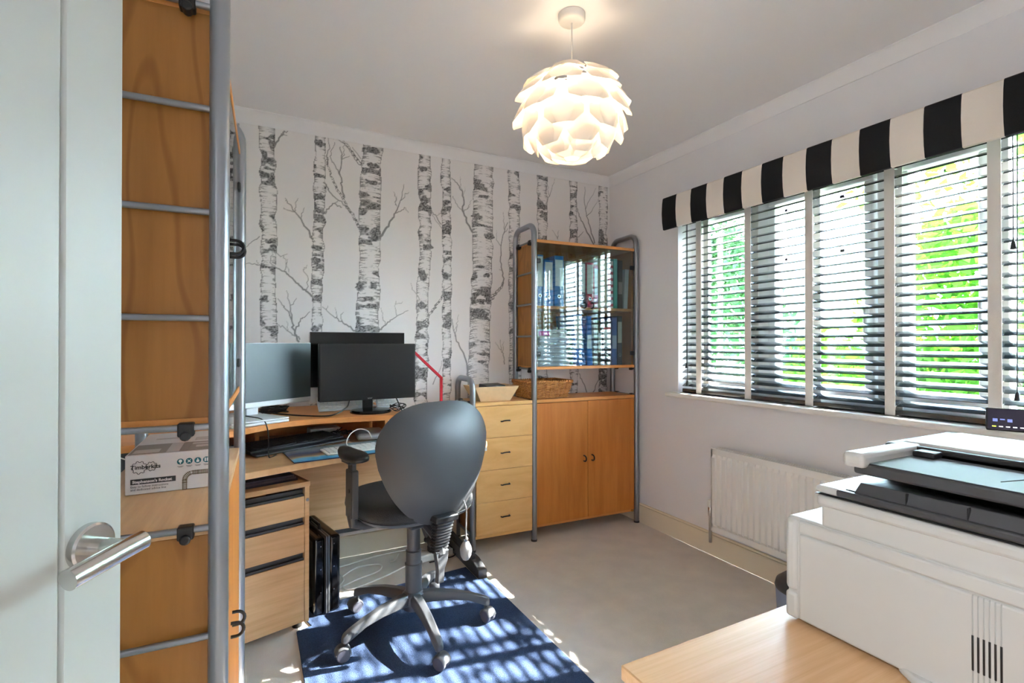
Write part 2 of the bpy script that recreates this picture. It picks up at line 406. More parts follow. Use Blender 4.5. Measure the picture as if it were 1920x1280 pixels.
    for q in ((698,282,19,7),(699,310,13,6),(697,341,17,5),(683,430,13,6),(703,446,12,6),(506,300,13,6),(497,327,10,6),(508,452,11,6),
              (495,560,8,8),(683,365,10,5),(700,535,8,8),(674,538,8,8),(690,560,14,5),(795,372,9,7),(802,463,10,7),(793,517,10,12),(790,573,9,8),
              (907,368,12,4),(895,406,11,7),(917,443,10,6),(895,583,8,5),(905,678,9,4),(900,500,10,4),(913,516,9,4),(598,366,11,5),(600,396,10,5),
              (594,464,11,6),(592,488,10,7),(590,616,10,6),(836,517,8,6),(834,610,7,5),(838,378,7,5),(792,316,9,6),(598,268,10,9)): eye(*q, seed=int(q[0]))
    eye(902, 555, 19, 16, 1, 3)
    S = stroke
    S([(513,275),(522,258),(531,248),(540,243)], .008, .002); S([(522,258),(530,252),(537,253)], .003, .0015); S([(527,252),(531,245)], .003, .0015)
    S([(586,448),(575,428),(564,410),(552,396),(538,380),(534,371)], .008, .002); S([(552,397),(541,394),(531,388)], .004, .0015); S([(552,396),(554,384),(558,371)], .003, .0015); S([(564,408),(568,397),(570,389)], .003, .0015)
    S([(672,424),(662,405),(653,391),(642,371),(630,350),(620,330),(613,308),(612,292)], .012, .006, hollow=True); S([(613,308),(612,290),(617,272),(614,256)], .004, .002)
    S([(645,370),(641,350),(638,330),(640,300),(637,275)], .007, .003); S([(640,298),(655,292)], .003, .0015); S([(638,330),(628,310),(618,292),(621,280),(627,266)], .004, .0015); S([(640,300),(643,285),(645,272)], .003, .0015)
    S([(675,306),(664,292),(655,278),(642,262)], .016, .007, hollow=True); S([(660,284),(645,268),(630,260),(618,258)], .004, .002); S([(676,297),(660,275)], .003, .002)
    S([(610,400),(617,388),(627,381),(637,386),(640,388)], .005, .003); S([(611,345),(618,360),(630,372),(648,386),(655,395)], .005, .003); S([(627,381),(633,376)], .003, .0015)
    S([(712,444),(722,430),(729,420),(736,408),(742,398),(747,386),(752,373),(757,345)], .011, .002); S([(744,386),(742,372),(738,359)], .003, .0015); S([(742,399),(752,395),(758,388),(765,398)], .004, .0015); S([(752,375),(759,366),(766,360)], .003, .0015); S([(741,384),(744,366)], .002, .001)
    S([(584,555),(574,546),(565,538),(553,527),(542,517),(530,508),(518,502),(500,499),(483,497),(461,494)], .008, .002); S([(542,517),(533,508),(537,492),(539,486)], .003, .0015); S([(574,545),(578,525),(568,505),(575,497)], .003, .0015); S([(518,502),(506,492),(510,470)], .003, .0015); S([(483,497),(481,488)], .002, .001); S([(486,443),(470,455),(461,463)], .003, .0015); S([(512,470),(525,480),(538,476)], .003, .0015); S([(532,480),(536,495),(542,512)], .002, .001)
    S([(560,640),(553,620),(547,600),(540,583),(533,574),(521,560)], .008, .002); S([(547,598),(544,572),(537,545)], .005, .0015); S([(545,572),(556,559)], .003, .0015); S([(553,622),(560,605),(567,595),(581,584)], .006, .002); S([(562,636),(550,628),(538,620),(522,608)], .005, .002); S([(540,620),(537,602)], .002, .001)
    S([(666,620),(654,612),(643,605),(634,598),(624,592),(604,575)], .007, .002); S([(642,604),(639,589),(644,585)], .003, .001); S([(632,597),(628,577)], .003, .001); S([(612,580),(614,573)], .002, .001)
    S([(707,621),(716,614),(725,607),(735,599),(746,591),(765,582)], .007, .002); S([(722,608),(717,592),(714,577)], .003, .001); S([(744,592),(741,578),(742,564)], .003, .001); S([(742,570),(755,565)], .002, .001)
    S([(795,608),(803,592),(814,578),(824,565),(830,555)], .012, .008, hollow=True); S([(828,556),(831,545),(840,540),(848,534)], .004, .002); S([(830,555),(833,538)], .004, .002)
    S([(846,333),(853,340),(861,349),(867,362),(870,378),(868,395),(874,412),(885,434)], .003, .009); S([(867,360),(864,345),(863,331)], .003, .001); S([(870,370),(872,350)], .002, .001); S([(869,398),(878,388),(884,374)], .003, .001); S([(849,367),(854,380),(862,390),(869,398)], .002, .003); S([(876,392),(881,385)], .002, .001)
    S([(809,397),(818,405),(827,420)], .003, .004); S([(818,404),(826,400)], .002, .001)
    S([(921,560),(930,550),(938,540),(943,530)], .015, .010, hollow=True); S([(943,532),(943,512),(938,490),(939,462),(943,440),(952,417)], .007, .003); S([(943,510),(936,505)], .003, .002); S([(938,460),(931,447),(931,432)], .003, .001); S([(945,436),(946,420),(943,396)], .004, .001); S([(943,440),(952,428)], .003, .002)
    S([(878,706),(876,690),(871,668),(862,650),(855,636),(850,617),(848,598)], .010, .003); S([(853,630),(857,612),(860,590)], .003, .001); S([(851,620),(858,608)], .002, .001)
    S([(946,682),(943,665),(938,655),(929,642)], .005, .001); S([(940,657),(938,637)], .003, .001); S([(942,660),(945,640)], .003, .001)
    S([(1118,470),(1106,443),(1098,428),(1092,415),(1086,405),(1082,390)], .010, .003); S([(1115,455),(1108,430),(1100,405),(1096,380),(1097,350)], .008, .002); S([(1098,392),(1108,370),(1118,352)], .003, .001); S([(1080,448),(1088,440),(1094,434)], .004, .002); S([(1100,405),(1110,395),(1122,372)], .004, .001)
    S([(1046,448),(1042,441),(1035,431)], .003, .001); S([(1045,447),(1048,432)], .003, .001); S([(1024,380),(1032,362),(1040,335)], .004, .001); S([(1030,366),(1026,345)], .003, .001)
    S([(786,560),(776,545),(770,530)], .003, .001); S([(830,430),(815,410),(808,396)], .003, .001)
    S([(780,720),(772,700),(764,690)], .004, .001); S([(812,720),(818,706),(826,690),(828,676)], .004, .001); S([(520,780),(530,765),(545,752)], .004, .001)
    S([(760,690),(752,676)], .003, .001); S([(1100,735),(1092,715),(1086,700)], .006, .003); S([(1112,735),(1122,712)], .006, .003)
    return np.clip(ink, 0, 1)

def back_wall():
    z0, z1 = .62, CZ - .066
    xs = np.linspace(LX, WX, 860); zs = np.linspace(z0, z1, 500)
    ink = birch_ink(xs, zs); NX, NZ = len(xs), len(zs)
    X, Z = np.meshgrid(xs, zs); co = np.empty((NX*NZ, 3), np.float32); co[:, 0] = X.ravel(); co[:, 1] = WY; co[:, 2] = Z.ravel()
    idx = np.arange(NX*NZ).reshape(NZ, NX); q = np.stack([idx[:-1, :-1], idx[:-1, 1:], idx[1:, 1:], idx[1:, :-1]], -1).reshape(-1, 4)
    extra = np.array([(LX, WY, 0), (WX, WY, 0), (WX, WY, z0), (LX, WY, z0), (LX, WY, z1), (WX, WY, z1), (WX, WY, CZ), (LX, WY, CZ)], np.float32)
    n0 = NX*NZ; co = np.vstack([co, extra]); q = np.vstack([q, [[n0, n0+1, n0+2, n0+3], [n0+4, n0+5, n0+6, n0+7]]])
    me = bpy.data.meshes.new('wall_back'); me.vertices.add(len(co)); me.vertices.foreach_set('co', co.ravel())
    me.loops.add(q.size); me.loops.foreach_set('vertex_index', q.ravel().astype(np.int32))
    me.polygons.add(len(q)); me.polygons.foreach_set('loop_start', np.arange(0, q.size, 4, dtype=np.int32))
    me.update(calc_edges=True)
    at = me.attributes.new('ink', 'FLOAT', 'POINT'); at.data.foreach_set('value', np.concatenate([ink.ravel(), np.zeros(8)]).astype(np.float32))
    m, t, bs = base_mat('birch_wallpaper'); bs.inputs['Roughness'].default_value = .8
    a = t.nodes.new('ShaderNodeAttribute'); a.attribute_name = 'ink'; mx = t.nodes.new('ShaderNodeMix'); mx.data_type = 'RGBA'
    mx.inputs['A'].default_value = srgb(242, 240, 240); mx.inputs['B'].default_value = srgb(34, 34, 38)
    t.links.new(a.outputs['Fac'], mx.inputs['Factor']); t.links.new(mx.outputs['Result'], bs.inputs['Base Color'])
    me.materials.append(m)
    o = bpy.data.objects.new('wall_back', me); COL.objects.link(o); struct(o)
    MB().box(LX-.1, WY+.002, 0, WX+.25, WY+.1, CZ).build('masonry', M['wall'], o)
back_wall()

# ------------------------------------------------------------------ window, sill, blind, pelmet
win = struct(MB().box(2.44, OY0, OZ0+.01, 2.50, OY1, OZ0+.055).box(2.44, OY0, OZ1-.065, 2.50, OY1, OZ1).box(2.44, OY1-.06, OZ0+.05, 2.50, OY1, OZ1-.06)
             .box(2.44, OY0, OZ0+.05, 2.50, OY0+.06, OZ1-.06).build('window_1', M['upvc'], bevel=.006))
mull = [(1.80, .04), (1.20, .04), (.821, .019)]
for y, hw in mull: MB().box(2.44, y-hw, OZ0+.05, 2.50, y+hw, OZ1-.06).build('mullion', M['upvc'], win, bevel=.006)
lights = [(OY1-.06, 1.84), (1.76, 1.24), (1.16, .842), (.80, OY0+.06)]
for i, (ya, yb) in enumerate(lights):
    if i == 3:
        MB().box(2.45, yb-.004, OZ0+.05, 2.456, ya+.004, OZ1-.06).build('pane', M['glass'], win); continue
    za, zb, t_ = OZ0+.052, OZ1-.062, .046
    c = MB().box(2.425, yb+.004, za, 2.485, ya-.004, za+t_).box(2.425, yb+.004, zb-t_, 2.485, ya-.004, zb).box(2.425, yb+.004, za+t_, 2.485, yb+t_, zb-t_).box(2.425, ya-t_, za+t_, 2.485, ya-.004, zb-t_)
    co_ = c.build('casement', M['upvc'], win, bevel=.006)
    MB().box(2.45, yb+t_-.004, za+t_-.004, 2.456, ya-t_+.004, zb-t_+.004).build('pane', M['glass'], co_)
    h = MB().box(2.405, yb+.022, 1.30, 2.428, yb+.040, 1.36).box(2.398, yb+.024, 1.20, 2.412, yb+.038, 1.35)
    h.build('handle', M['upvc'], co_, bevel=.004)
sill = MB().prism([(2.26, OY0-.05), (2.44, OY0-.05), (2.44, OY1), (2.33, OY1), (2.33, OY1+.045), (2.26, OY1+.045)], OZ0-.026, OZ0)
sill.build('window_sill', M['white_matt'], win, bevel=.008, seg=3)

blind = thing('venetian_blind', 'black glossy slatted blind with white tapes across the window', 'blind', (2.365, 1.2, OZ0))
SY0, SY1 = .355 - 1.2, 2.272 - 1.2
MB().box(-.028, SY0, OZ1-.062-OZ0, .028, SY1, OZ1-.004-OZ0).build('headrail', M['slat'], blind, bevel=.003)
sl = MB(); tilt = R(24); W_ = .050; rows = []
for y in (SY0, SY1):
    row = []
    for i in range(7):
        a = (i/6 - .5); row.append(Vector((a*W_*math.cos(tilt), y, a*W_*math.sin(tilt) + .0035*(1-4*a*a))))
    for i in range(6, -1, -1):
        a = (i/6 - .5); row.append(Vector((a*W_*math.cos(tilt), y, a*W_*math.sin(tilt) + .0035*(1-4*a*a) - .0028)))
    rows.append(row)
sl.grid(rows, closed_u=True); n_ = 14; sl.f.append(tuple(range(n_))); sl.f.append(tuple(range(2*n_-1, n_-1, -1))); sl.mi += [0, 0]
me_slat = sl.mesh('slat', M['slat'])
NS = 25
for i in range(NS):
    o = bpy.data.objects.new('slat', me_slat); COL.objects.link(o); o.parent = blind; o.location = (0, 0, .052 + i*.0405)
MB().box(-.027, SY0, .004, .027, SY1, .026).build('bottom_rail', M['slat'], blind, bevel=.004)
tape_y = [2.139, 1.809, 1.479, 1.14, .809, .48]
for ty in tape_y:
    y = ty - 1.2
    t_ = MB().box(-.0305, y-.019, .0, -.0290, y+.019, 1.08).box(.0290, y-.019, .0, .0305, y+.019, 1.08).box(-.0305, y-.019, .0005, .0305, y+.019, .0035)
    for i in range(NS):
        z = .050 + i*.0405; t_.box(-.029, y-.004, z-.0012, .029, y+.004, z-.0004)
    t_.build('tape', M['tape'], blind)
def cord(y, z, dx=0):
    c = MB().tube([(-.036, y, 1.06), (-.036, y+dx, z+.03)], .0019, 6).build('pull_cord', M['cable_b'], blind)
    MB().lathe([(.003, .03), (.006, .022), (.009, .0), (.002, -.002)], 10, Matrix.Translation((-.036, y+dx, z))).build('tassel', M['black'], c)
cord(2.226-1.2, .15); cord(2.220-1.2, .045); cord(.757-1.2, .62); cord(.745-1.2, .10, .004)

pel = MB(); prof = [(-.152, 2.050), (-.157, 2.02), (-.160, 1.965), (-.157, 1.91), (-.150, 1.868), (-.140, 1.866), (-.140, 2.035), (0, 2.035), (0, 2.056), (-.146, 2.056)]
edges = [2.266]
while edges[-1] > .35: edges.append(edges[-1] - .1098)
for i in range(len(edges) - 1):
    pel.cur = i % 2
    pel.grid([[Vector((WX+a, y, z)) for a, z in prof] for y in (edges[i], edges[i+1])], closed_u=True)
for y in (edges[0], edges[-1]):
    pel.cur = 0; o_ = len(pel.v); pel.v += [(WX+a, y, z) for a, z in prof]; pel.f.append(tuple(range(o_, o_+len(prof)))); pel.mi.append(0)
tag(pel.build('window_pelmet', [M['stripe_black'], M['stripe_white']], smooth=30), 'padded pelmet with bold black and white stripes above the window', 'pelmet')

# ------------------------------------------------------------------ radiator
rad = thing('radiator', 'white ribbed panel radiator on the wall under the window', 'radiator', (2.235, 1.965, .175))
RL, RH = 1.0, .447
rows = [[], []]; pitch = .0333; n_r = int(RL/pitch)
prof = [(0, 0)]
for i in range(n_r):
    y = -.012 - i*pitch
    prof += [(y, 0), (y-.003, -.010), (y-.023, -.010), (y-.026, 0)]
prof += [(-RL, 0)]
top = [Vector((x, y, RH-.045)) for y, x in prof]; bot = [Vector((x, y, .045)) for y, x in prof]
flat_t = [Vector((0, y, RH-.03)) for y, x in prof]; flat_b = [Vector((0, y, .03)) for y, x in prof]
edge_t = [Vector((0, y, RH-.002)) for y, x in prof]; edge_b = [Vector((0, y, .0)) for y, x in prof]
MB().grid([edge_b, flat_b, bot, top, flat_t, edge_t]).build('front_panel', M['white_matt'], rad, smooth=20)
MB().box(.050, -RL, 0, .062, 0, RH-.002).build('rear_panel', M['white_matt'], rad)
MB().box(.0, -.012, .01, .058, .001, RH).build('side_panel', M['white_matt'], rad, bevel=.003)
MB().box(.0, -RL-.001, .01, .058, -RL+.012, RH).build('side_panel', M['white_matt'], rad, bevel=.003)
g = MB().box(-.002, -RL, RH-.004, .008, 0, RH+.002).box(.050, -RL, RH-.004, .060, 0, RH+.002).box(.027, -RL, RH-.003, .031, 0, RH+.001)
for i in range(80): g.box(.006, -.006-i*.0125, RH-.003, .052, -.002-i*.0125, RH+.001)
g.build('top_grille', M['white_matt'], rad)
v_ = MB().lathe([(.009, -.12), (.009, .03)], 12, Matrix.Translation((.03, .03, .04))).lathe([(.011, 0), (.013, .01), (.013, .045), (.011, .05)], 12, Matrix.Translation((.03, .03, .065)))
v_.build('valve', M['chrome'], rad); MB().tube([(.03, .03, .06), (.03, -.005, .06)], .008, 10).build('valve_tail', M['chrome'], rad)
MB().lathe([(.013, 0), (.017, .004), (.017, .032), (.013, .038)], 14, Matrix.Translation((.03, .03, .115))).build('valve_cap', M['white'], rad)

# ------------------------------------------------------------------ pendant lamp
PX, PY = 1.048, 1.551
pend = thing('pendant_lamp', 'white artichoke pendant lamp of overlapping folded petals', 'lamp', (PX, PY, CZ))
MB().lathe([(.0, -.030), (.040, -.029), (.047, -.024), (.049, -.018), (.049, 0)], 32).build('ceiling_rose', M['white'], pend)
MB().tube([(0, 0, -.028), (0, 0, -.30)], .0028, 8).build('cord', M['white'], pend)
MB().lathe([(.006, -.19), (.016, -.195), (.018, -.215), (.018, -.262), (.014, -.27)], 16).build('lamp_holder', M['white'], pend)
bl = MB().lathe([(.013, -.268), (.016, -.29), (.026, -.32), (.03, -.345), (.026, -.37), (.014, -.385), (.002, -.388)], 16)
mb_ = mat('bulb_glow', srgb(255, 240, 215), .5, emit=(1.0, .82, .60, 1), estr=13.0)
bl.build('bulb', mb_, pend)
shade_m = bpy.data.materials.new('petal_plastic'); shade_m.use_nodes = True; t = shade_m.node_tree; t.nodes.clear()
o_ = t.nodes.new('ShaderNodeOutputMaterial'); mx_ = t.nodes.new('ShaderNodeMixShader'); mx_.inputs['Fac'].default_value = .13
d_ = t.nodes.new('ShaderNodeBsdfDiffuse'); d_.inputs['Color'].default_value = srgb(246, 240, 232)
tl_ = t.nodes.new('ShaderNodeBsdfTranslucent'); tl_.inputs['Color'].default_value = (.93, .86, .76, 1)
t.links.new(d_.outputs[0], mx_.inputs[1]); t.links.new(tl_.outputs[0], mx_.inputs[2]); t.links.new(mx_.outputs[0], o_.inputs['Surface'])
SC = Vector((0, 0, -.365)); SR = .178
def petal_mesh(thc, r, tilt, W, H):           # six sided sheet with folded flaps, hung on the frame sphere
    n = Vector((math.sin(thc), 0, math.cos(thc))); dn = Vector((math.cos(thc), 0, -math.sin(thc))); sd_ = Vector((0, 1, 0))
    dn2 = dn*math.cos(tilt) + n*math.sin(tilt); n2 = n*math.cos(tilt) - dn*math.sin(tilt)
    c = SC + n*r - dn*0; rows = []
    for v, hw in ((-.5, .26), (-.12, .5), (.22, .5), (.5, .27)):
        row = []
        for k in (-1, -.56, -.2, .2, .56, 1):
            x = hw*W*k; fold = max(0, abs(x) - .22*W)*.62; bend = .10*W*(2*v)**2*.5
            row.append(c + sd_*x + dn2*(v*H) - n2*(fold + bend))
        rows.append(row)
    return MB().grid(rows).mesh('petal', shade_m, smooth=16)
rows_ = [(36, .168, 12, .100, .100, 5, 0), (46, .184, 14, .130, .120, 6, .5), (64, .190, 20, .138, .13, 7, 0), (84, .192, 25, .142, .13, 7, .5),
         (103, .190, 19, .136, .125, 7, 0), (121, .184, 6, .125, .115, 7, .5), (139, .176, 0, .115, .10, 6, 0), (158, .168, -4, .085, .08, 5, .5)]
for (a0, r_p, tl0, W0, H0, n, ph) in rows_:
    me = petal_mesh(R(a0), r_p, R(tl0), W0, H0)
    for k in range(n):
        o = bpy.data.objects.new('petal', me); COL.objects.link(o); o.parent = pend
        o.rotation_euler = (0, 0, 2*math.pi*(k + ph)/n + .35 + rng.uniform(-.06, .06))
fr = MB()
for zc in (-.24, -.30, -.365, -.43, -.49):
    rr = math.sqrt(max(.001, (SR-.03)**2 - (zc - SC.z)**2)); fr.tube([Vector((rr*math.cos(a*math.pi/12), rr*math.sin(a*math.pi/12), zc)) for a in range(24)], .0015, 6, closed=True)
fr.build('wire_frame', M['white'], pend)
# ------------------------------------------------------------------ door
dang = math.atan2(.588, .809)
door = thing('door_leaf', 'white panelled door leaf standing open at the left', 'door', (-.148, .790, 0), 0)
door.rotation_euler = (0, 0, math.atan2(.809, .588))     # local +x runs along the leaf to its free edge
dl = MB()                                                 # leaf with a shallow moulded groove round its panels
DW, T = .762, .035
dl.box(-DW, .0, .008, 0, T, 1.981)
leaf_o = dl.build('slab', M['door'], door, bevel=.0015)
# moulded stiles and sunk panels on the face towards the camera (local -y)
def panel(x0, x1, z0, z1):
    p = MB(); d0 = -.0005
    ring = [(0, -.006), (.0035, -.0015), (.008, -.006)]
    rows = []
    for off, y in ring:
        rows.append([Vector((x0+off, y, z0+off)), Vector((x1-off, y, z0+off)), Vector((x1-off, y, z1-off)), Vector((x0+off, y, z1-off))])
    p.grid(rows, closed_u=True); n0 = len(p.v); p.v += [tuple(q) for q in rows[-1]]; p.f.append((n0, n0+1, n0+2, n0+3)); p.mi.append(0)
    p.build('panel', M['door'], door, smooth=25)
f_ = MB().box(-.068, -.006, .008, 0, 0, 1.981).box(-DW, -.006, .008, -DW+.11, 0, 1.981).box(-DW+.11, -.006, 1.87, -.068, 0, 1.981).box(-DW+.11, -.006, .008, -.068, 0, .20)
f_.build('stile', M['door'], door)
panel(-DW+.11, -.068, .20, 1.87)
hz_ = .955
hd = MB().lathe([(.0265, 0), (.0265, .008), (.024, .010), (.0, .0102)], 36, Matrix.Translation((-.041, -.006, hz_)) @ Matrix.Rotation(R(90), 4, 'X'))
lev = hd.build('handle_rose', M['chrome'], door)
MB().tube([(-.041, -.014, hz_), (-.041, -.060, hz_)], .0105, 20).build('handle_neck', M['chrome'], door)
MB().tube([(-.022, -.060, hz_+.003), (-.05, -.060, hz_+.001), (-.110, -.060, hz_-.005)], [.0108, .0112, .0112], 28).build('handle_lever', M['chrome'], door)

# ------------------------------------------------------------------ tube framed storage units
TR = .017; UD = .265
FO = .014
def bow(parent, x, y, z):                    # D shaped bow handle standing off a door
    pts = [Vector((x, y, z+.017))] + arc((x, y-.012, z), .017, 90, -90, 10, (0, -1, 0), (0, 0, 1)) + [Vector((x, y, z-.017))]
    return MB().tube(pts, .0043, 8).build('handle', M['black'], parent)
def loop_frame(parent, x, top, m=M['steel'], br=.065):
    p = [Vector((x, 0, 0)), Vector((x, 0, top-br))] + arc((x, br, top-br), br, 180, 90, 8, (0,1,0), (0,0,1))[1:] + arc((x, UD-br, top-br), br, 90, 0, 8, (0,1,0), (0,0,1)) + [Vector((x, UD, 0))]
    f = MB().tube(p, TR, 18).build('side_frame', m, parent)
    for y in (0, UD): MB().lathe([(TR+.0015, 0), (TR+.0015, .012)], 16, Matrix.Translation((x, y, 0))).build('foot', M['charcoal'], f)
    return f
def rails(frame, x, zs_, clip_z, side):
    for z in zs_:
        r_ = MB().tube([(x, TR*.8, z), (x, UD-TR*.8, z)], .0062, 10).build('rail', M['steel'], frame)
        if z in clip_z:
            for y in (.052, UD-.052):
                c = MB().box(x-.011, y-.013, z-.016, x+.012, y+.013, z+.009).lathe([(.009, -.013), (.009, .013)], 12, Matrix.Translation((x-.004, y, z-.014)) @ Matrix.Rotation(R(90), 4, 'Y'))
                c.build('clip', M['black'], frame, bevel=.003)
def make_unit(label, loc, rz, wdt, name='storage_unit'):
    u = thing(name, label, 'cabinet', loc, rz)
    upz = [1.82, 1.629, 1.436, 1.238, 1.037]; loz = [.849, .648, .45, .25, .085]
    for s, x in ((0, 0.0), (1, wdt)):
        f = loop_frame(u, x, 1.92); rails(f, x, upz + loz, (1.82, 1.037, .849), s)
    ix0, ix1 = .013, wdt-.013
    # lower cupboard
    MB().box(ix0, FO, .07, ix0+.018, UD, .832).build('side_panel', M['ply'], u, bevel=.001)
    MB().box(ix1-.018, FO, .07, ix1, UD, .832).build('side_panel', M['ply'], u, bevel=.001)
    MB().box(ix0, FO-.014, .832, ix1, UD, .852).build('worktop', M['beech_top' if rz > .01 else 'honey_edge'], u, bevel=.001)
    MB().box(ix0+.018, FO+.004, .07, ix1-.018, UD, .088).build('bottom_board', M['honey_edge'], u, bevel=.001)
    MB().box(ix0+.018, UD-.008, .088, ix1-.018, UD-.002, .832).build('back_panel', M['ply'], u)
    mid = wdt/2
    for s in (-1, 1):
        xa, xb = (ix0+.006, mid-.0012) if s < 0 else (mid+.0012, ix1-.006)
        d = MB().box(xa, FO-.014, .090, xb, FO+.003, .829).build('door', M['honey'], u, bevel=.001)
        bow(d, mid + s*.030, FO-.014, .466)
    # upper glazed cabinet
    MB().box(ix0, FO, 1.052, ix0+.018, UD, 1.812).build('side_panel', M['ply'], u, bevel=.001)
    MB().box(ix1-.018, FO, 1.052, ix1, UD, 1.812).build('side_panel', M['honey'], u, bevel=.001)
    MB().box(ix0, FO-.014, 1.812, ix1, UD, 1.830).build('top_board', M['honey_edge'], u, bevel=.001)
    MB().box(ix0, FO-.014, 1.034, ix1, UD, 1.052).build('bottom_board', M['honey_edge'], u, bevel=.001)
    MB().box(ix0+.018, .012, 1.408, ix1-.018, UD-.01, 1.426).build('shelf', M['honey_edge'], u, bevel=.001)
    MB().box(ix0+.018, UD-.008, 1.052, ix1-.018, UD-.002, 1.812).build('back_panel', M['ply'], u)
    for s in (-1, 1):
        xa, xb = (ix0+.001, mid-.0012) if s < 0 else (mid+.0012, ix1-.001)
        d = MB().box(xa, FO-.012, 1.054, xb, FO-.007, 1.810).build('glass_door', M['glass_cab'], u)
        bow(d, mid + s*.028, FO-.012, 1.437)
        xe = xa if s < 0 else xb
        for zq in (1.13, 1.70):
            MB().box(min(xe, xe-s*.032), FO-.017, zq-.014, max(xe, xe-s*.032), FO-.002, zq+.014).build('hinge', M['black'], d, bevel=.005, seg=3)
    return u
unit_back = make_unit('tall steel-framed unit with honey doors and glazed upper cabinet of binders', (1.53, 2.672, 0), R(-2.4), .771)
unit_left = make_unit('tall steel-framed unit seen end-on beside the open door', (-.052, 1.10, 0), R(90+1.5)*-1 + R(180), .80)
unit_left.rotation_euler = (0, 0, math.atan2(.78, .021)); unit_left.location = (-.052, 1.10, 0)
# chest of four drawers that shares the steel framing
ch = thing('drawer_chest', 'pale birch chest of four drawers in a low steel frame', 'chest of drawers', (1.135, 2.690, 0), R(-2.4))
CW = .378
loop_f = loop_frame(ch, 0, .985)
rails(loop_f, 0, [.849, .648, .45, .25, .085], (.849,), 0)
MB().box(.013, 0, .07, .031, UD, .832).build('side_panel', M['ply'], ch, bevel=.001)
MB().box(CW-.018, 0, .07, CW, UD, .832).build('side_panel', M['ply'], ch, bevel=.001)
MB().box(.013, -.012, .832, CW, UD, .852).build('worktop', M['birch'], ch, bevel=.001)
MB().box(.013, -.010, .07, CW, UD, .088).build('bottom_board', M['birch'], ch, bevel=.001)
MB().box(.031, UD-.008, .088, CW-.018, UD-.002, .832).build('back_panel', M['ply'], ch)
for i in range(4):
    z0 = .0905 + i*.1853
    d = MB().box(.016, -.016, z0, CW-.002, .002, z0+.1835).build('drawer', M['birch'], ch, bevel=.001)
    zc = z0 + .096; xc = CW*.52
    pts = [(xc-.026, -.016, zc-.004), (xc-.024, -.032, zc-.002)] + [(xc-.024+.048*k/6, -.034-.006*math.sin(math.pi*k/6), zc+.003*math.sin(math.pi*k/6)) for k in range(1, 6)] + [(xc+.024, -.032, zc), (xc+.026, -.016, zc)]
    MB().tube(pts, .0036, 8).build('handle', M['black'], d)

# ------------------------------------------------------------------ binders, papers in the glazed cabinet (unit axes)
UX, UY, UA = 1.53, 2.672, R(-2.4)
def ux(x, y): return (UX + x*math.cos(UA) - y*math.sin(UA), UY + x*math.sin(UA) + y*math.cos(UA))
def cmat(name, c): 
    return M.setdefault(name, mat(name, srgb(*c), .55))
def binder(x0, x1, h, zb, col, label, group, lab=None, labz=(.45, .95), hole=True, lean=0.0, stripes=None, cat='binder', name='lever_arch_binder', depth=.215):
    X, Y = ux((x0+x1)/2, .030)
    t = thing(name, label, cat, (X, Y, zb), UA, group)
    w2 = (x1-x0)/2 - .0012
    cm = cmat('binder_%02x%02x%02x' % col, col)
    c = MB().box(-w2, 0, 0, -w2+.0025, depth, h).box(w2-.0025, 0, 0, w2, depth, h).box(-w2, 0, 0, w2, .0025, h)
    c.build('cover', cm, t)
    MB().box(-w2+.004, .012, .004, w2-.004, depth-.008, h-.006).build('pages', M['paper'], t)
    if lab:
        lm = cmat('label_%02x%02x%02x' % lab, lab)
        MB().box(-w2*.82, -.0008, h*labz[0], w2*.82, .0003, h*labz[1]).build('spine_label', lm, t)
    if hole:
        MB().lathe([(.0075, 0), (.0105, .0), (.0105, .0016), (.0075, .0016)], 16, Matrix.Translation((0, .0005, h*.2)) @ Matrix.Rotation(R(90), 4, 'X'), cap=False).build('finger_ring', M['chrome'], t)
        MB().lathe([(.0075, 0), (.0075, .0009)], 16, Matrix.Translation((0, .0006, h*.2)) @ Matrix.Rotation(R(90), 4, 'X')).build('finger_hole', M['black'], t)
    if stripes:
        s_ = MB(); n = 7
        for i in range(n): s_.box(-w2*.95, -.0008, h*(.04 + i*.135), w2*.95, .0003, h*(.04 + i*.135 + .06))
        s_.build('spine_print', cmat('stripe_print', stripes), t)
    t.rotation_euler = (0, lean, UA); t.location.z += abs(math.sin(lean))*w2
    return t
GU, GL = 'files on the upper shelf of the glazed cabinet', 'files on the lower shelf of the glazed cabinet'
zu, zl = 1.4265, 1.0525
blue, blue2 = (40, 120, 190), (24, 110, 190)
def bx(u0, u1):      # photo columns to unit x
    f = lambda u: (u - 1004.0) / (1192.0 - 1004.0)*.74 + .018
    return f(u0), f(u1)
binder(.034, .080, .315, zu, blue, 'blue lever arch file first at the left end of the upper glazed shelf', GU, (226, 228, 224), (.38, .97))
binder(.086, .152, .285, zu, blue2, 'shorter blue file second from left on the upper glazed shelf', GU, (222, 224, 222), (.36, .96))
binder(.158, .226, .318, zu, blue, 'tall blue file with pale label third from left on upper shelf', GU, (216, 224, 226), (.40, .92))
binder(.230, .306, .290, zu, (112, 122, 118), 'wide grey-green file beside the tall blue one on the upper shelf', GU, (176, 186, 176), (.35, .9))
binder(.309, .331, .285, zu, (46, 46, 52), 'thin dark notebook with pale spiral edge on the upper shelf', GU, (205, 205, 205), (.02, .96), hole=False)
binder(.334, .390, .285, zu, (104, 112, 124), 'marbled grey file with a long white label on the upper shelf', GU, (228, 230, 228), (.34, .98))
binder(.394, .452, .292, zu, (196, 38, 62), 'red file with pale label just right of the grey marbled file on the upper shelf', GU, (220, 214, 206), (.30, .95))
binder(.454, .486, .282, zu, (188, 80, 110), 'slim pink file next to the cream file on the upper shelf', GU, (206, 196, 214), (.3, .9), hole=False)
binder(.489, .556, .325, zu, (222, 208, 176), 'cream file with a big dark hole on the upper shelf', GU)
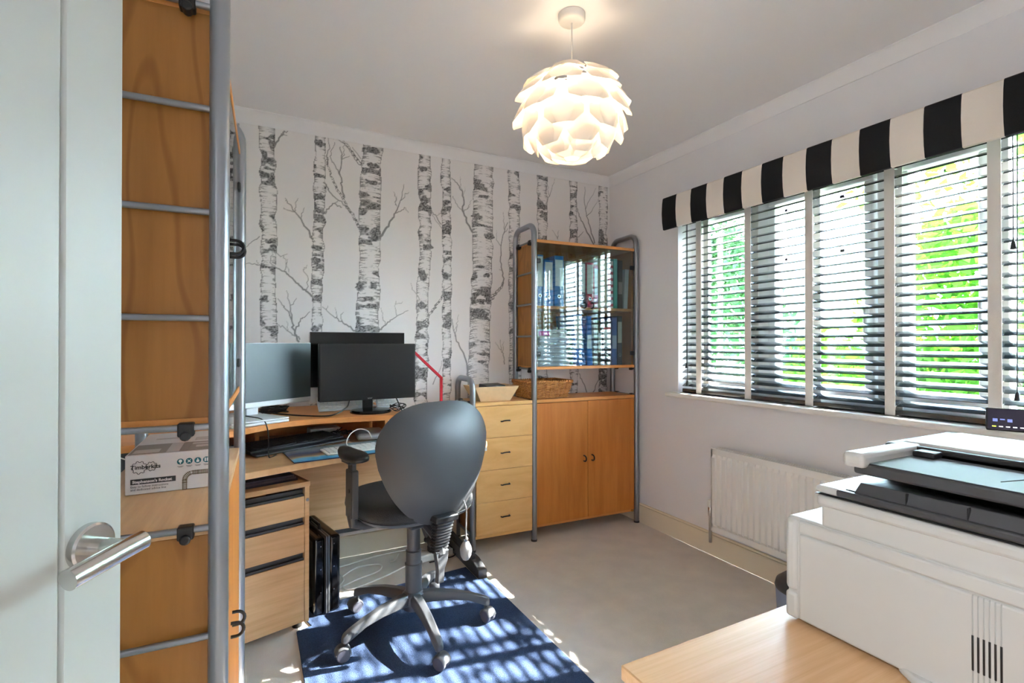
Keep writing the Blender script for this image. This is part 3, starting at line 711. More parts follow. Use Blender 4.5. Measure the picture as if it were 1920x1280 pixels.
binder(.560, .606, .312, zu, (232, 226, 224), 'file with red and white banded spine on the upper shelf', GU, stripes=(186, 40, 72), hole=False)
binder(.608, .640, .330, zu, (46, 166, 150), 'slim teal file between striped and brown files on upper shelf', GU, (80, 190, 180), (.05, .95), hole=False)
binder(.642, .682, .322, zu, (58, 46, 46), 'dark brown folder at the right of the upper shelf', GU, (150, 140, 136), (.3, .55), hole=False)
binder(.688, .722, .265, zu, (214, 214, 218), 'pale grey slip folder leaning at right end of the upper shelf', GU, hole=False, lean=R(3))
binder(.318, .388, .325, zl, blue2, 'leaning blue file with long white label on the lower shelf', GL, (222, 226, 228), (.33, .98), lean=R(-5))
binder(.402, .444, .318, zl, blue2, 'narrow upright blue file right of the leaning blue one', GL, (214, 226, 236), (.34, .62), hole=False, lean=R(-2))
binder(.452, .480, .295, zl, (132, 134, 138), 'thin grey file on the lower shelf of the glazed cabinet', GL, hole=False)
binder(.483, .518, .28, zl, (44, 48, 52), 'black file with a narrow white strip on the lower shelf', GL, (196, 200, 200), (.3, .75), hole=False)
b4 = binder(.522, .590, .292, zl, (34, 38, 42), 'black file with red-topped white label on the lower shelf', GL, (216, 214, 212), (.42, .80))
MB().box(-.026, -.0012, .292*.80, .026, .0003, .292*.85).build('label_band', cmat('red_band', (204, 60, 64)), b4)
binder(.594, .636, .315, zl, (40, 88, 160), 'mid blue file with grey label near right of the lower shelf', GL, (150, 168, 196), (.34, .62), hole=False)
binder(.638, .678, .325, zl, (58, 58, 62), 'charcoal file with cream label at right of the lower shelf', GL, (206, 198, 180), (.45, .88))
# papers under a boxed set
X, Y = ux(.165, .10)
for i in range(6):
    px_, py_ = ux(.158 + rng.uniform(-.008, .008), .035 + rng.uniform(-.004, .004))
    hh = .026 + rng.uniform(0, .008); z0 = zl + (0 if i == 0 else zc_)
    zc_ = (0 if i == 0 else zc_) + hh + .0015
    st = thing('paper_pile', ['lowest','second lowest','third lowest','third from top','second from top','topmost'][i] + ' wad of loose white papers in the lower shelf stack', 'papers', (px_, py_, z0), UA + rng.uniform(-.03, .03), 'paper stack on the lower glazed shelf')
    nsh = 7
    for k in range(nsh):
        dx, dy, a = rng.uniform(-.008, .012), rng.uniform(-.008, .004), rng.uniform(-.03, .03)
        MB().box(-.105, 0, 0, .098, .205, hh/nsh*.82, Matrix.Translation((dx, dy, k*hh/nsh)) @ Matrix.Rotation(a, 4, 'Z')).build('sheaf', M['paper'] if k % 4 else cmat('bluish_paper', (190, 200, 224)), st)
px_, py_ = ux(.150, .034)
bs_ = thing('boxed_set', 'white box with a magenta panel lying on the paper stack', 'box', (px_, py_, zl + zc_ + .001), UA)
MB().box(-.112, 0, 0, .100, .20, .046).build('carton', M['carton'], bs_, bevel=.001)
MB().box(-.100, -.0008, .008, -.026, .0002, .036).build('magenta_panel', cmat('magenta', (206, 60, 160)), bs_)
for k in range(2): MB().box(-.004+.03*k, -.0008, .018+.008*k, .10, .0002, .022+.008*k).build('print_line', M['ink'], bs_)
px_, py_ = ux(.291, .03)
gf = thing('green_folder', 'translucent green folder standing by the leaning blue file', 'folder', (px_, py_, zl), UA)
MB().box(-.004, 0, 0, .004, .21, .24).box(-.008, 0, 0, -.0045, .21, .235).build('sleeve', cmat('green_sleeve', (36, 130, 110)), gf)
gf.rotation_euler = (0, R(-4), UA)

# ------------------------------------------------------------------ tray and basket on the low worktops
tr = thing('wooden_tray', 'flared pale wooden tray on the drawer chest', 'tray', (1.295, 2.79, .8525), R(-2))
def flared(b0, b1, h, t_, fl, fl2):
    def ring(z, e, e2): return [Vector((-b0-e, -b1-e2, z)), Vector((b0+e, -b1-e2, z)), Vector((b0+e, b1+e2, z)), Vector((-b0-e, b1+e2, z))]
    return [ring(0, 0, 0), ring(h, fl, fl2), ring(h, fl-t_, fl2-t_), ring(t_, -t_, -t_)]
rw = flared(.095, .074, .088, .006, .045, .03)
tm = MB().grid(rw, closed_u=True); n0 = len(tm.v); tm.v += [tuple(q) for q in rw[0]] + [tuple(q) for q in rw[3]]; tm.f += [(n0+3, n0+2, n0+1, n0), (n0+4, n0+5, n0+6, n0+7)]; tm.mi += [0, 0]
tm.build('shell', M['kraft'], tr, smooth=20)
ph = thing('black_case', 'small dark case lying in the wooden tray', 'case', (1.305, 2.795, .8968), R(8))
MB().box(-.07, -.045, 0, .07, .045, .050, Matrix.Rotation(R(6), 4, 'X')).build('body', M['black'], ph, bevel=.006, seg=3)
tr_pad = MB().box(-.085, -.064, .0065, .085, .064, .038).build('liner_block', M['kraft'], tr)

bk = thing('wicker_basket', 'low rectangular wicker basket on the honey cupboard top', 'basket', (1.655, 2.79, .8525), R(-2.4))
bw, bd, bh, fl = .135, .090, .105, .020
def side_pt(s, z, off=0.0):
    e = fl*z/bh; W2, D2 = bw+e+off, bd+e+off; per = [2*W2, 2*D2, 2*W2, 2*D2]; tot = sum(per); d = (s % 1)*tot
    if d < per[0]: return Vector((-W2+d, -D2, z))
    d -= per[0]
    if d < per[1]: return Vector((W2, -D2+d, z))
    d -= per[1]
    if d < per[2]: return Vector((W2-d, D2, z))
    d -= per[2]; return Vector((-W2, D2-d, z))
NST = 36
for i in range(NST):
    s = (i+.5)/NST
    MB().tube([side_pt(s, .004), side_pt(s, bh)], .0035, 6).build('stake', M['wicker'], bk)
wv = MB()
for j in range(13):
    z = .008 + j*.0072; pts = []
    n = NST*4
    for k in range(n):
        s = k/n; pts.append(side_pt(s, z, .0052*math.sin(math.pi*(s*NST + j))))
    wv.tube(pts, .0036, 5, closed=True)
o = wv.build('weave', M['wicker'], bk); o['kind'] = 'stuff'
rm = MB(); n = 240
for phs in (0, math.pi):
    rm.tube([side_pt(k/n, bh + .004*math.sin(k*.9+phs), .0045*math.cos(k*.9+phs)) for k in range(n)], .0055, 6, closed=True)
rm.build('rim', M['wicker'], bk)
MB().box(-bw, -bd, .002, bw, bd, .008).build('base', M['wicker'], bk)

# ------------------------------------------------------------------ desk with riser
desk = thing('corner_desk', 'pale beech desk along the birch wallpaper wall', 'desk', (0, 0, 0))
front = spline([(-.60, 1.90, 0), (-.30, 1.99, 0), (-.02, 2.085, 0), (.15, 2.150, 0), (.306, 2.200, 0), (.46, 2.225, 0), (.75, 2.228, 0), (1.012, 2.226, 0)], 4)
poly = [(p.x, p.y) for p in front] + [(1.020, 2.24), (1.020, 2.94), (-.60, 2.94)]
MB().prism(poly, .695, .72).build('desktop', M['beech_top'], desk, bevel=.002)
MB().box(-.30, 2.79, .215, .985, 2.808, .695).build('modesty_panel', M['beech'], desk, bevel=.001)
MB().box(-.30, 2.783, .196, .985, 2.814, .216).build('modesty_rail', M['charcoal'], desk, bevel=.002)
for x in (.955, -.35):
    foot = MB().prism([(2.36, 0.0), (2.90, 0.0), (2.90, .07), (2.46, .07), (2.36, .045)], x-.002, x+.046)
    foot.v = [(p[2] + (.075 if x > 0 else 0), p[0], p[1]) for p in foot.v]; foot.build('foot', M['chair_metal'], desk, bevel=.004)
    MB().box(x+.01, 2.74, .05, x+.035, 2.82, .695).build('leg', M['charcoal'], desk, bevel=.003)
    MB().tube([(x+.085, 2.83, .10), (x+.085, 2.45, .075)], .014, 4, sq=True).build('cable_channel', M['charcoal'], desk, bevel=.002)
    MB().box(x-.02, 2.30, .665, x+.02, 2.85, .695).build('bracket', M['steel'], desk, bevel=.003)
MB().tube([(1.0, 2.26, .680), (1.025, 2.26, .680)], .012, 4, sq=True).build('end_cap', M['silver'], desk)
rf = spline([(-.55, 1.99, 0), (-.30, 2.04, 0), (-.10, 2.15, 0), (.03, 2.27, 0), (.13, 2.345, 0), (.27, 2.372, 0), (.45, 2.360, 0), (.600, 2.345, 0)], 4)
rp_ = [(p.x, p.y) for p in rf] + [(.665, 2.46), (.665, 2.90), (-.55, 2.90)]
MB().prism(rp_, .838, .862).build('riser_shelf', M['riser'], desk, bevel=.002)
for x0, y0, y1 in ((.60, 2.55, 2.85), (.02, 2.62, 2.85), (-.5, 2.2, 2.85)): MB().box(x0, y0, .72, x0+.018, y1, .838).build('riser_support', M['riser'], desk, bevel=.001)
MB().box(-.5, 2.868, .722, .618, 2.886, .838).build('riser_back', M['riser'], desk)

# pedestal
pd = thing('drawer_pedestal', 'beech three-drawer pedestal with dark grey grips under the desk', 'pedestal', (.222, 2.287, 0), R(16.5))
PW = .40
MB().box(-.018, .0, .03, 0, .50, .615).build('side_panel', M['beech'], pd, bevel=.001)
MB().box(-PW, .0, .03, -PW+.018, .50, .615).build('side_panel', M['beech'], pd, bevel=.001)
MB().box(-PW, -.004, .595, .002, .50, .615).build('top_panel', M['beech'], pd, bevel=.001)
MB().box(-PW+.018, .02, .03, -.018, .49, .048).build('base_panel', M['beech'], pd)
MB().box(-PW+.018, .482, .048, -.018, .49, .595).build('back_panel', M['beech'], pd)
for z0, z1 in ((.035, .290), (.322, .437), (.469, .555)):
    d = MB().box(-PW+.020, .0, z0, -.020, .018, z1).build('drawer', M['beech'], pd, bevel=.001)
    MB().box(-PW+.020, .004, z1, -.020, .020, z1+.010).box(-PW+.020, .016, z1, -.020, .022, z1+.028).build('grip', M['charcoal'], d, bevel=.002)
MB().lathe([(.007, 0), (.007, .004)], 14, Matrix.Translation((-.009, -.001, .54)) @ Matrix.Rotation(R(90), 4, 'X')).build('lock', M['chrome'], pd)
for x in (-.03, -PW+.03):
    for y in (.05, .45): MB().lathe([(.02, 0), (.02, .03)], 14, Matrix.Translation((x, y, 0))).build('castor', M['black'], pd)
bk_ = thing('magazine_pile', 'dark magazines lying flat on top of the drawer pedestal', 'magazines', (.05, 2.38, .6155), R(16.5))
for k in range(3): MB().box(-.14+.01*k, -.09, k*.009, .11-.008*k, .12, k*.009+.008).build('magazine', cmat('mag%d' % k, ((50, 46, 70), (86, 80, 96), (60, 58, 80))[k]), bk_)

# black flight case
fc = thing('flight_case', 'upright black hard case with ribbed edges beside the pedestal', 'case', (.246, 2.345, 0.008), R(12))
MB().box(0, 0, .0, .050, .34, .335).build('case_half', M['black_gloss'], fc, bevel=.014, seg=4)
MB().box(.068, 0, .0, .118, .34, .335).build('case_half', M['black_gloss'], fc, bevel=.014, seg=4)
MB().box(.049, -.004, .004, .069, .344, .339).build('closing_band', M['charcoal'], fc, bevel=.003)
for x in (.054, .064): MB().box(x-.002, -.007, .006, x+.002, .347, .342).build('seal_rib', M['steel'], fc)
MB().tube([(.059, .10, .338), (.059, .11, .358), (.059, .23, .358), (.059, .24, .338)], .007, 8).build('handle', M['black'], fc)
for z in (.10, .20, .30):
    for x in (.030, .088): MB().lathe([(.003, 0), (.003, .002)], 8, Matrix.Translation((x, -.0005, z)) @ Matrix.Rotation(R(90), 4, 'X')).build('rivet', M['chrome'], fc)

# ------------------------------------------------------------------ things on the desk
ZR, ZD = .8625, .7205
# left monitor: panel runs from (0.259,2.68) towards the near left
lm = thing('silver_monitor', 'wide monitor with pale bezel and silver foot at the left', 'monitor', (.00, 2.50, ZR), math.atan2(.195, .278))
MB().box(-.24, -.012, .048, .316, .012, .335).build('housing', M['silver_lt'], lm, bevel=.004)
MB().box(-.237, -.0135, .072, .313, -.011, .331).build('screen', M['screen_soft'], lm)
MB().box(-.01, .012, .012, .05, .03, .16).build('stand_neck', M['silver_lt'], lm, bevel=.004)
MB().lathe([(.095, 0), (.095, .006), (.088, .010), (.0, .011)], 32, Matrix.Translation((.02, .10, 0))).build('stand_base', M['silver'], lm)
lp = thing('closed_laptop', 'flat silver closed laptop at the front edge of the riser', 'laptop', (.03, 2.385, ZR), R(30))
MB().box(-.16, -.09, .0, .085, .10, .011).build('laptop_base', M['silver_lt'], lp, bevel=.003, seg=3)
MB().box(-.16, -.09, .0125, .085, .10, .020).build('laptop_lid', M['silver_lt'], lp, bevel=.003, seg=3)
im = thing('all_in_one_computer', 'black-screened silver-chinned desktop computer behind the front monitor', 'computer', (.503, 2.72, ZR), R(2))
MB().box(-.242, -.010, .030, .242, .012, .390).build('housing', M['silver_lt'], im, bevel=.006, seg=3)
MB().box(-.240, -.0125, .112, .240, -.009, .388).build('screen', M['black_gloss'], im)
MB().box(-.08, .012, .004, .08, .03, .20).build('stand_neck', M['silver'], im, bevel=.004)
MB().box(-.09, -.025, 0, .09, .12, .005).build('stand_base', M['silver'], im, bevel=.002)
bmn = thing('black_monitor', 'black monitor with a round base in front of the others', 'monitor', (.517, 2.535, ZR), R(1.5))
MB().box(-.233, -.014, .056, .233, .02, .330).build('housing', M['black'], bmn, bevel=.004)
MB().box(-.222, -.0155, .076, .222, -.012, .319).build('screen', M['screen'], bmn)
MB().box(-.024, .016, .01, .024, .034, .12).build('stand_neck', M['black'], bmn, bevel=.003)
MB().lathe([(.096, 0), (.097, .006), (.09, .013), (.05, .017), (.0, .018)], 40, Matrix.Translation((0, -.045, 0))).build('stand_base', M['black_gloss'], bmn)
text('maker_mark', 'acer', .013, cmat('mark_grey', (170, 170, 172)), bmn, Matrix.Translation((-.008, -.0147, .061)) @ Matrix.Rotation(R(90), 4, 'X'))

def keyboard(name, label, cat, loc, rz, wd, dp, body, key, cols, rows, tilt=0.0, h=.010):
    k = thing(name, label, cat, loc, rz); k.rotation_euler = (tilt, 0, rz)
    MB().box(-wd/2, 0, 0, wd/2, dp, h).build('tray', body, k, bevel=.003)
    px_ = (wd-.02)/cols; py_ = (dp-.016)/rows
    me = MB().box(-px_*.42, -py_*.42, 0, px_*.42, py_*.42, .0045).mesh('key', key)
    big = MB().box(-px_*2.8, -py_*.42, 0, px_*2.8, py_*.42, .0045).mesh('key', key)
    for j in range(rows):
        for i in range(cols):
            if j == 0 and 4 <= i <= 9: 
                if i != 6: continue
                o = bpy.data.objects.new('key', big)
            else: o = bpy.data.objects.new('key', me)
            COL.objects.link(o); o.parent = k; o.location = (-wd/2+.01+px_*(i+.5), .008+py_*(j+.5), h-.0008)
    return k
keyboard('black_keyboard', 'full-size black keyboard under the riser at the left', 'keyboard', (.205, 2.480, ZD+.0064), R(28), .46, .165, M['black'], M['black'], 20, 6, R(3), .016)
MB().box(-.23, -.045, 0, .23, .0, .008).build('wrist_rest', M['charcoal'], bpy.data.objects['black_keyboard'], bevel=.003)
keyboard('white_keyboard', 'slim white keyboard lying on the blue desk mat', 'keyboard', (.495, 2.262, ZD+.0035), R(9), .42, .115, M['white'], M['white'], 17, 6, R(2), .007)
keyboard('pale_keyboard', 'white keyboard on the riser under the black monitor', 'keyboard', (.418, 2.602, ZR), R(3), .25, .10, M['silver_lt'], M['white'], 12, 5, R(38), .006)
keyboard('spare_keyboard', 'white keyboard propped on end right of the monitor stem', 'keyboard', (.632, 2.605, ZR), R(-2), .12, .10, M['silver_lt'], M['white'], 6, 5, R(42), .006)
# desk mat with a printed picture
m, t, bs = base_mat('mat_print'); bs.inputs['Roughness'].default_value = .55
c = t.nodes.new('ShaderNodeTexCoord'); sp_ = t.nodes.new('ShaderNodeSeparateXYZ'); n = t.nodes.new('ShaderNodeTexNoise'); n.inputs['Scale'].default_value = 7; n.inputs['Detail'].default_value = 5; n.inputs['Distortion'].default_value = 1.2
ma = t.nodes.new('ShaderNodeMath'); ma.operation = 'MULTIPLY_ADD'; ma.inputs[1].default_value = 2.6
mr = t.nodes.new('ShaderNodeMath'); mr.operation = 'MULTIPLY_ADD'; mr.inputs[1].default_value = .55
r_ = t.nodes.new('ShaderNodeValToRGB'); els = r_.color_ramp.elements
els[0].position = 0.2; els[0].color = srgb(20, 60, 110); els[1].position = .42; els[1].color = srgb(60, 160, 210)
for p_, cc in ((.5, srgb(130, 190, 215)), (.56, srgb(196, 168, 128)), (.66, srgb(120, 96, 84)), (.74, srgb(60, 72, 110)), (.9, srgb(140, 150, 160))):
    e = els.new(p_); e.color = cc
t.links.new(c.outputs['Object'], n.inputs['Vector']); t.links.new(c.outputs['Object'], sp_.inputs[0])
t.links.new(sp_.outputs['Y'], ma.inputs[0]); ma.inputs[2].default_value = .08
t.links.new(n.outputs['Fac'], mr.inputs[0]); t.links.new(ma.outputs[0], mr.inputs[2]); t.links.new(mr.outputs[0], r_.inputs['Fac']); t.links.new(r_.outputs[0], bs.inputs['Base Color'])
dm = thing('desk_mat', 'blue printed desk mat with dark stitched edge on the desk', 'mat', (.155, 2.166, ZD), R(7))
MB().box(0, .0, 0, .62, .28, .0028).build('mat_sheet', m, dm, bevel=.001)
MB().tube([(0, 0, .0018), (.62, 0, .0018), (.62, .28, .0018), (0, .28, .0018)], .0024, 6, closed=True).build('stitched_edge', cmat('navy_edge', (28, 38, 74)), dm)
mc = thing('mini_computer', 'small square silver computer under the right of the riser', 'computer', (.565, 2.60, ZD), R(-6))
MB().box(-.098, -.098, .003, .098, .098, .036).build('casing', M['silver'], mc, bevel=.016, seg=4)
MB().lathe([(.08, 0), (.08, .004)], 24).build('foot_disc', M['black'], mc)
wb = thing('white_adapter_box', 'white flat box at the back under the riser', 'box', (.34, 2.79, ZD), R(4))
MB().box(-.075, -.05, 0, .075, .05, .040).build('casing', M['white'], wb, bevel=.006)
MB().box(-.03, -.0512, .012, .03, -.0498, .016).build('vent_slot', M['charcoal'], wb)
def cable(name, label, pts, r, m, ends=0):
    o = MB().tube(spline(pts, 8), r, 8).build(name, m); tag(o, label, 'cable'); return o
cable('white_cable', 'white cable arching over the desk mat to the silver computer', [(.392, 2.36, ZD+.010), (.386, 2.37, ZD+.03), (.41, 2.40, ZD+.062), (.455, 2.44, ZD+.072), (.50, 2.47, ZD+.055), (.52, 2.48, ZD+.02)], .0026, M['cable_w'])
cable('black_monitor_cable', 'black cable drooping from the black monitor along the riser', [(.425, 2.525, ZR+.058), (.40, 2.47, ZR+.03), (.33, 2.43, ZR+.004), (.22, 2.47, ZR+.004), (.13, 2.56, ZR+.006), (.08, 2.63, ZR+.006)], .0032, M['cable_b'])
cable('riser_cable', 'thin black cable hanging over the riser front at the left', [(-.06, 2.44, ZR+.03), (.0, 2.36, ZR+.028), (.045, 2.305, ZR+.02), (.062, 2.29, ZR-.01), (.068, 2.29, ZR-.07), (.07, 2.32, ZD+.004), (.10, 2.36, ZD+.003)], .0022, M['cable_b'])
cable('right_cable', 'black cable falling behind the right end of the riser', [(.655, 2.55, ZR+.06), (.672, 2.545, ZR+.02), (.685, 2.53, ZR-.02), (.70, 2.50, ZD+.04), (.70, 2.47, ZD+.004)], .003, M['cable_b'])
bun = MB()
for k in range(7):
    a0 = rng.uniform(0, 6); bun.tube([Vector((.055*math.cos(a0 + q*math.pi/9)*(1+.2*rng.uniform(-1, 1)), .03*math.sin(a0 + q*math.pi/9), .006 + k*.004 + .003*math.sin(q))) for q in range(18)], .0028, 6, closed=True)
bo = thing('cable_coil', 'untidy coil of dark cables behind the left monitor', 'cables', (.10, 2.66, ZR)); o = bun.build('strands', M['cable_b'], bo)
bun2 = MB()
for k in range(5):
    bun2.tube(spline([(.34+.02*k, 2.72, ZD+.01+.008*k), (.38, 2.69-.015*k, ZD+.03), (.42+.006*k, 2.67, ZD+.015+.01*(k % 3)), (.44, 2.71, ZD+.02), (.48, 2.76+.01*k, ZD+.01)], 6), .0026, 6)
bo2 = thing('cable_tangle', 'tangle of black leads under the riser beside the silver computer', 'cables', (0, 0, 0)); bun2.build('strands', M['cable_b'], bo2)
bun3 = MB()
for k in range(4):
    bun3.tube([Vector((.03*math.cos(q*math.pi/8 + k)*(1+.1*k), .018*math.sin(q*math.pi/8), .012 + .008*k + .006*math.sin(q + k))) for q in range(16)], .002, 6, closed=True)
bo3 = thing('wire_knot', 'knot of thin black wire at the right end of the riser', 'cables', (.645, 2.47, ZR-.004)); bun3.build('strands', M['cable_b'], bo3)
# red lamp
rl = thing('red_desk_lamp', 'slim red angular desk lamp with a bent arm', 'lamp', (.955, 2.72, ZD))
MB().lathe([(.055, 0), (.055, .012), (.05, .016), (0, .017)], 32).build('base', M['red'], rl)
MB().tube([(0, 0, .015), (0, 0, .283)], .010, 4, sq=True).build('post', M['red'], rl, bevel=.0015)
MB().tube([(.004, 0, .277), (-.16, 0, .430)], .010, 4, sq=True).build('arm', M['red'], rl, bevel=.0015)
MB().tube([(-.155, 0, .425), (-.22, -.02, .41)], .009, 8).build('lamp_head', M['red'], rl)

# ------------------------------------------------------------------ floor things: rug, cables, power strip
rug = MB().prism([(.19, 2.44), (.232, 2.287), (.172, 2.268), (.170, 1.05), (1.075, 1.05), (1.066, 2.345), (1.022, 2.352), (1.020, 2.512)][::-1], .0005, .0085)
tag(rug.build('rug', M['rug'], bevel=.002), 'navy blue woven rug under the office chair', 'rug')
ps = thing('power_strip', 'white multi-socket strip with red switch on the carpet', 'power strip', (.775, 2.665, 0), R(9))
MB().box(0, 0, .001, .25, .06, .038).build('casing', M['white'], ps, bevel=.006, seg=3)
MB().box(.012, .018, .036, .034, .042, .042).build('switch', M['red'], ps, bevel=.002, label='red rocker switch')
for x in (.11, .175):
    p = MB().box(x, .01, .038, x+.05, .05, .075).build('plug', M['black'], ps, bevel=.008, seg=3)
    MB().tube(spline([(x+.025, .03, .07), (x+.05, .02, .06), (x+.085, .0, .02), (x+.06, -.03, .008), (x-.02, -.02, .005)], 6), .0035, 8).build('lead', M['cable_b'], p)
for k, pts in enumerate(([(.40, 2.60, .005), (.44, 2.545, .005), (.60, 2.60, .005), (.72, 2.66, .006), (.82, 2.69, .01)],
                         [(.37, 2.58, .005), (.42, 2.66, .006), (.40, 2.76, .006), (.34, 2.76, .006)],
                         [(.38, 2.66, .005), (.50, 2.77, .006), (.62, 2.76, .006), (.60, 2.68, .006), (.48, 2.63, .006), (.38, 2.58, .005)],
                         [(.42, 2.82, .005), (.62, 2.87, .006), (.82, 2.88, .005), (.95, 2.80, .005)],
                         [(.70, 2.78, .006), (.68, 2.75, .010), (.70, 2.72, .03), (.72, 2.74, .05)])):
    cable('floor_cable', ('white cable on the carpet running to the power strip', 'short white cable curving behind the black hard case', 'white cable looping on the carpet under the desk', 'white cable along the foot of the back wall', 'small white cable hook behind the chair column')[k], pts, .0035, M['cable_w'])

# ------------------------------------------------------------------ office chair
oc = thing('office_chair', 'grey and black swivel office chair on the navy rug', 'chair', (.610, 2.080, .0085), R(13))
base = MB().lathe([(.030, .075), (.046, .085), (.050, .12), (.046, .145), (.034, .155)], 24).build('base_hub', M['chair_metal'], oc)
for k in range(5):
    ang = R(270 + 72*k - 12); rot = Matrix.Rotation(ang, 4, 'Z')
    lg = MB(); rows = []
    st = [(.03, .150, .105, .026), (.08, .150, .108, .024), (.16, .140, .106, .022), (.23, .124, .096, .020), (.285, .108, .074, .018), (.310, .098, .064, .016), (.320, .088, .066, .010)]
    for x, zt, zb, hw in st:
        rows.append([rot @ Vector(p) for p in ((x, -hw*.62, zt), (x, hw*.62, zt), (x, hw, zt-.014), (x, hw*.95, zb), (x, -hw*.95, zb), (x, -hw, zt-.014))])
    lg.grid(rows, closed_u=True); n0 = len(rows)*6; lg.f += [(5, 4, 3, 2, 1, 0), tuple(range(n0-6, n0))]; lg.mi += [0, 0]
    leg = lg.build('base_leg', M['chair_metal'], oc, bevel=.003, smooth=45)
    sw = rot @ Matrix.Translation((.304, 0, 0)) @ Matrix.Rotation(R((35, -50, 20, 70, -20)[k]), 4, 'Z')
    cs = MB()
    for s in (-1, 1): cs.lathe([(.010, -.009), (.022, -.009), (.0255, -.006), (.0255, .006), (.022, .009), (.010, .009)], 22, sw @ Matrix.Translation((.012, s*.014, .0255)) @ Matrix.Rotation(R(90), 4, 'X'))
    cs.build('caster', M['caster'], leg)
    hd_ = MB(); rr = []
    for y in (-.024, -.02, .02, .024):
        k_ = .030 if abs(y) < .022 else .026
        rr.append([sw @ Vector((.012 + k_*math.cos(R(a)), y, .0255 + k_*math.sin(R(a)))) for a in range(10, 200, 15)])
    hd_.grid(rr).tube([sw @ Vector((0, 0, .05)), sw @ Vector((0, 0, .075))], .007, 8)
    hd_.build('caster_hood', M['chair_metal'], leg, smooth=50)
MB().lathe([(.034, .150), (.034, .262), (.036, .262), (.036, .268), (.031, .270), (.031, .318), (.033, .320), (.027, .325), (.027, .47)], 28).build('gas_column', M['chair_metal'], oc)
MB().box(-.075, -.11, .445, .075, .12, .480).build('mechanism', M['charcoal'], oc, bevel=.010, seg=3)
kb = MB().lathe([(.012, -.055), (.012, .0), (.030, .0), (.033, .006), (.033, .030), (.028, .036), (0, .037)], 20, Matrix.Translation((.048, -.075, .372)) @ Matrix.Rotation(R(75), 4, 'X'))
kb.build('tension_knob', M['black'], oc, smooth=20)
MB().tube([(.048, -.03, .372), (.03, 0, .45)], .011, 10).build('knob_arm', M['charcoal'], oc)
# seat
def seat_ring(z, sx, sy, n=40, cy=.03):
    out = []
    for k in range(n):
        a = 2*math.pi*k/n; c_, s_ = math.cos(a), math.sin(a); e = .72
        out.append(Vector((math.copysign(abs(c_)**e, c_)*sx, cy + math.copysign(abs(s_)**e, s_)*sy, z)))
    return out
sm = MB(); R_ = [(.500, .215, .20), (.505, .240, .225), (.525, .250, .235), (.550, .247, .232), (.566, .225, .212), (.572, .17, .16), (.568, .08, .08)]
sm.grid([seat_ring(z, a, b_) for z, a, b_ in R_], closed_u=True); n0 = len(sm.v); sm.f.append(tuple(range(n0-40, n0))); sm.mi.append(0)
sm.build('seat_cushion', M['chair_fabric'], oc, smooth=60)
su = MB(); R_ = [(.472, .12, .11), (.476, .19, .18), (.490, .232, .218), (.504, .243, .228), (.508, .236, .222)]
su.grid([seat_ring(z, a, b_) for z, a, b_ in R_], closed_u=True); su.f.append(tuple(range(39, -1, -1))); su.mi.append(0)
su.build('seat_shell', M['chair_metal'], oc, smooth=60)
# back: egg shaped padded shell, wide above, narrow below
def back_surface(sign, depth, inset, n=56, rings=9):
    zc, rows = .725, []
    def outline(a):
        s_, c_ = math.sin(a), math.cos(a)
        e, hx, hz = .70, .266, (.235 if s_ >= 0 else .240)
        x = math.copysign(abs(c_)**e, c_)*hx; z = math.copysign(abs(s_)**e, s_)*hz
        x *= 1 - .46*min(1, max(0, (.10 - z)/.34))**1.35
        x *= 1 - .07*max(0, z/.235)
        return x - inset*math.copysign(1, x)*min(1, abs(x)/.05), z - inset*math.copysign(1, z)*min(1, abs(z)/.05)
    for i in range(rings):
        t_ = i/(rings-1); f = 1 - t_; bulge = (1 - f**3.2); row = []
        for k in range(n):
            x, z = outline(2*math.pi*k/n); x *= f; z *= f
            curve = .55*x*x + .10*(z-.05)**2            # wraps towards the sitter
            row.append(Vector((x, -.205 + curve + sign*depth*bulge, zc + z)))
        rows.append(row)
    return rows
sh = MB(); rws = back_surface(-1, .062, 0.0); sh.grid(rws, closed_u=True); n0 = len(sh.v); sh.f.append(tuple(range(n0-56, n0))); sh.mi.append(0)
shell_o = sh.build('back_shell', M['chair_shell'], oc, smooth=60)
cu = MB(); rws = back_surface(1, .035, .006); cu.grid(rws, closed_u=True); n0 = len(cu.v); cu.f.append(tuple(range(n0-56, n0))); cu.mi.append(0)
cu.build('back_cushion', M['chair_fabric'], oc, smooth=60)
oc.location.z = .0085
# bellows boot over the back bar
bt = MB(); pr = []
for k in range(13):
    z = .375 + k*.0125; w1 = .030 + .010*k/12; pr.append((w1, z)); pr.append((w1 + .006, z + .006))
rows = []
for r1, z in pr:
    yy = -.195 - .10*(z-.375) - (.02 if z > .5 else .02*(z-.375)/.125)
    rows.append([Vector((math.copysign(abs(math.cos(q))**.6, math.cos(q))*r1, yy + math.copysign(abs(math.sin(q))**.6, math.sin(q))*r1*.62, z)) for q in [2*math.pi*j/20 for j in range(20)]])
bt.grid(rows, closed_u=True); bt.f.append(tuple(range(19, -1, -1))); n0 = len(bt.v); bt.f.append(tuple(range(n0-20, n0))); bt.mi += [0, 0]
bt.build('bellows_boot', M['black'], oc, smooth=20)
MB().box(-.050, -.262, .505, .050, -.205, .530).build('boot_collar', M['black'], oc, bevel=.006)
MB().tube([(0, -.08, .46), (0, -.16, .43), (0, -.205, .40), (0, -.212, .37)], .018, 8).build('back_bar', M['charcoal'], oc)
lv = MB().prism([(-.030, .385), (.030, .385), (.026, .345), (.012, .315), (.008, .262), (-.020, .262), (-.018, .315)], -.222, -.200)
lv.v = [(p[0], p[2], p[1]) for p in lv.v]; lv.build('back_lever', M['charcoal'], oc, bevel=.003)
pb = MB().lathe([(.003, .0), (.012, -.006), (.021, -.022), (.024, -.040), (.021, -.060), (.012, -.076), (0, -.082)], 20, Matrix.Translation((.115, -.215, .395))).build('pump_bulb', cmat('grey_rubber', (150, 150, 150)), oc)
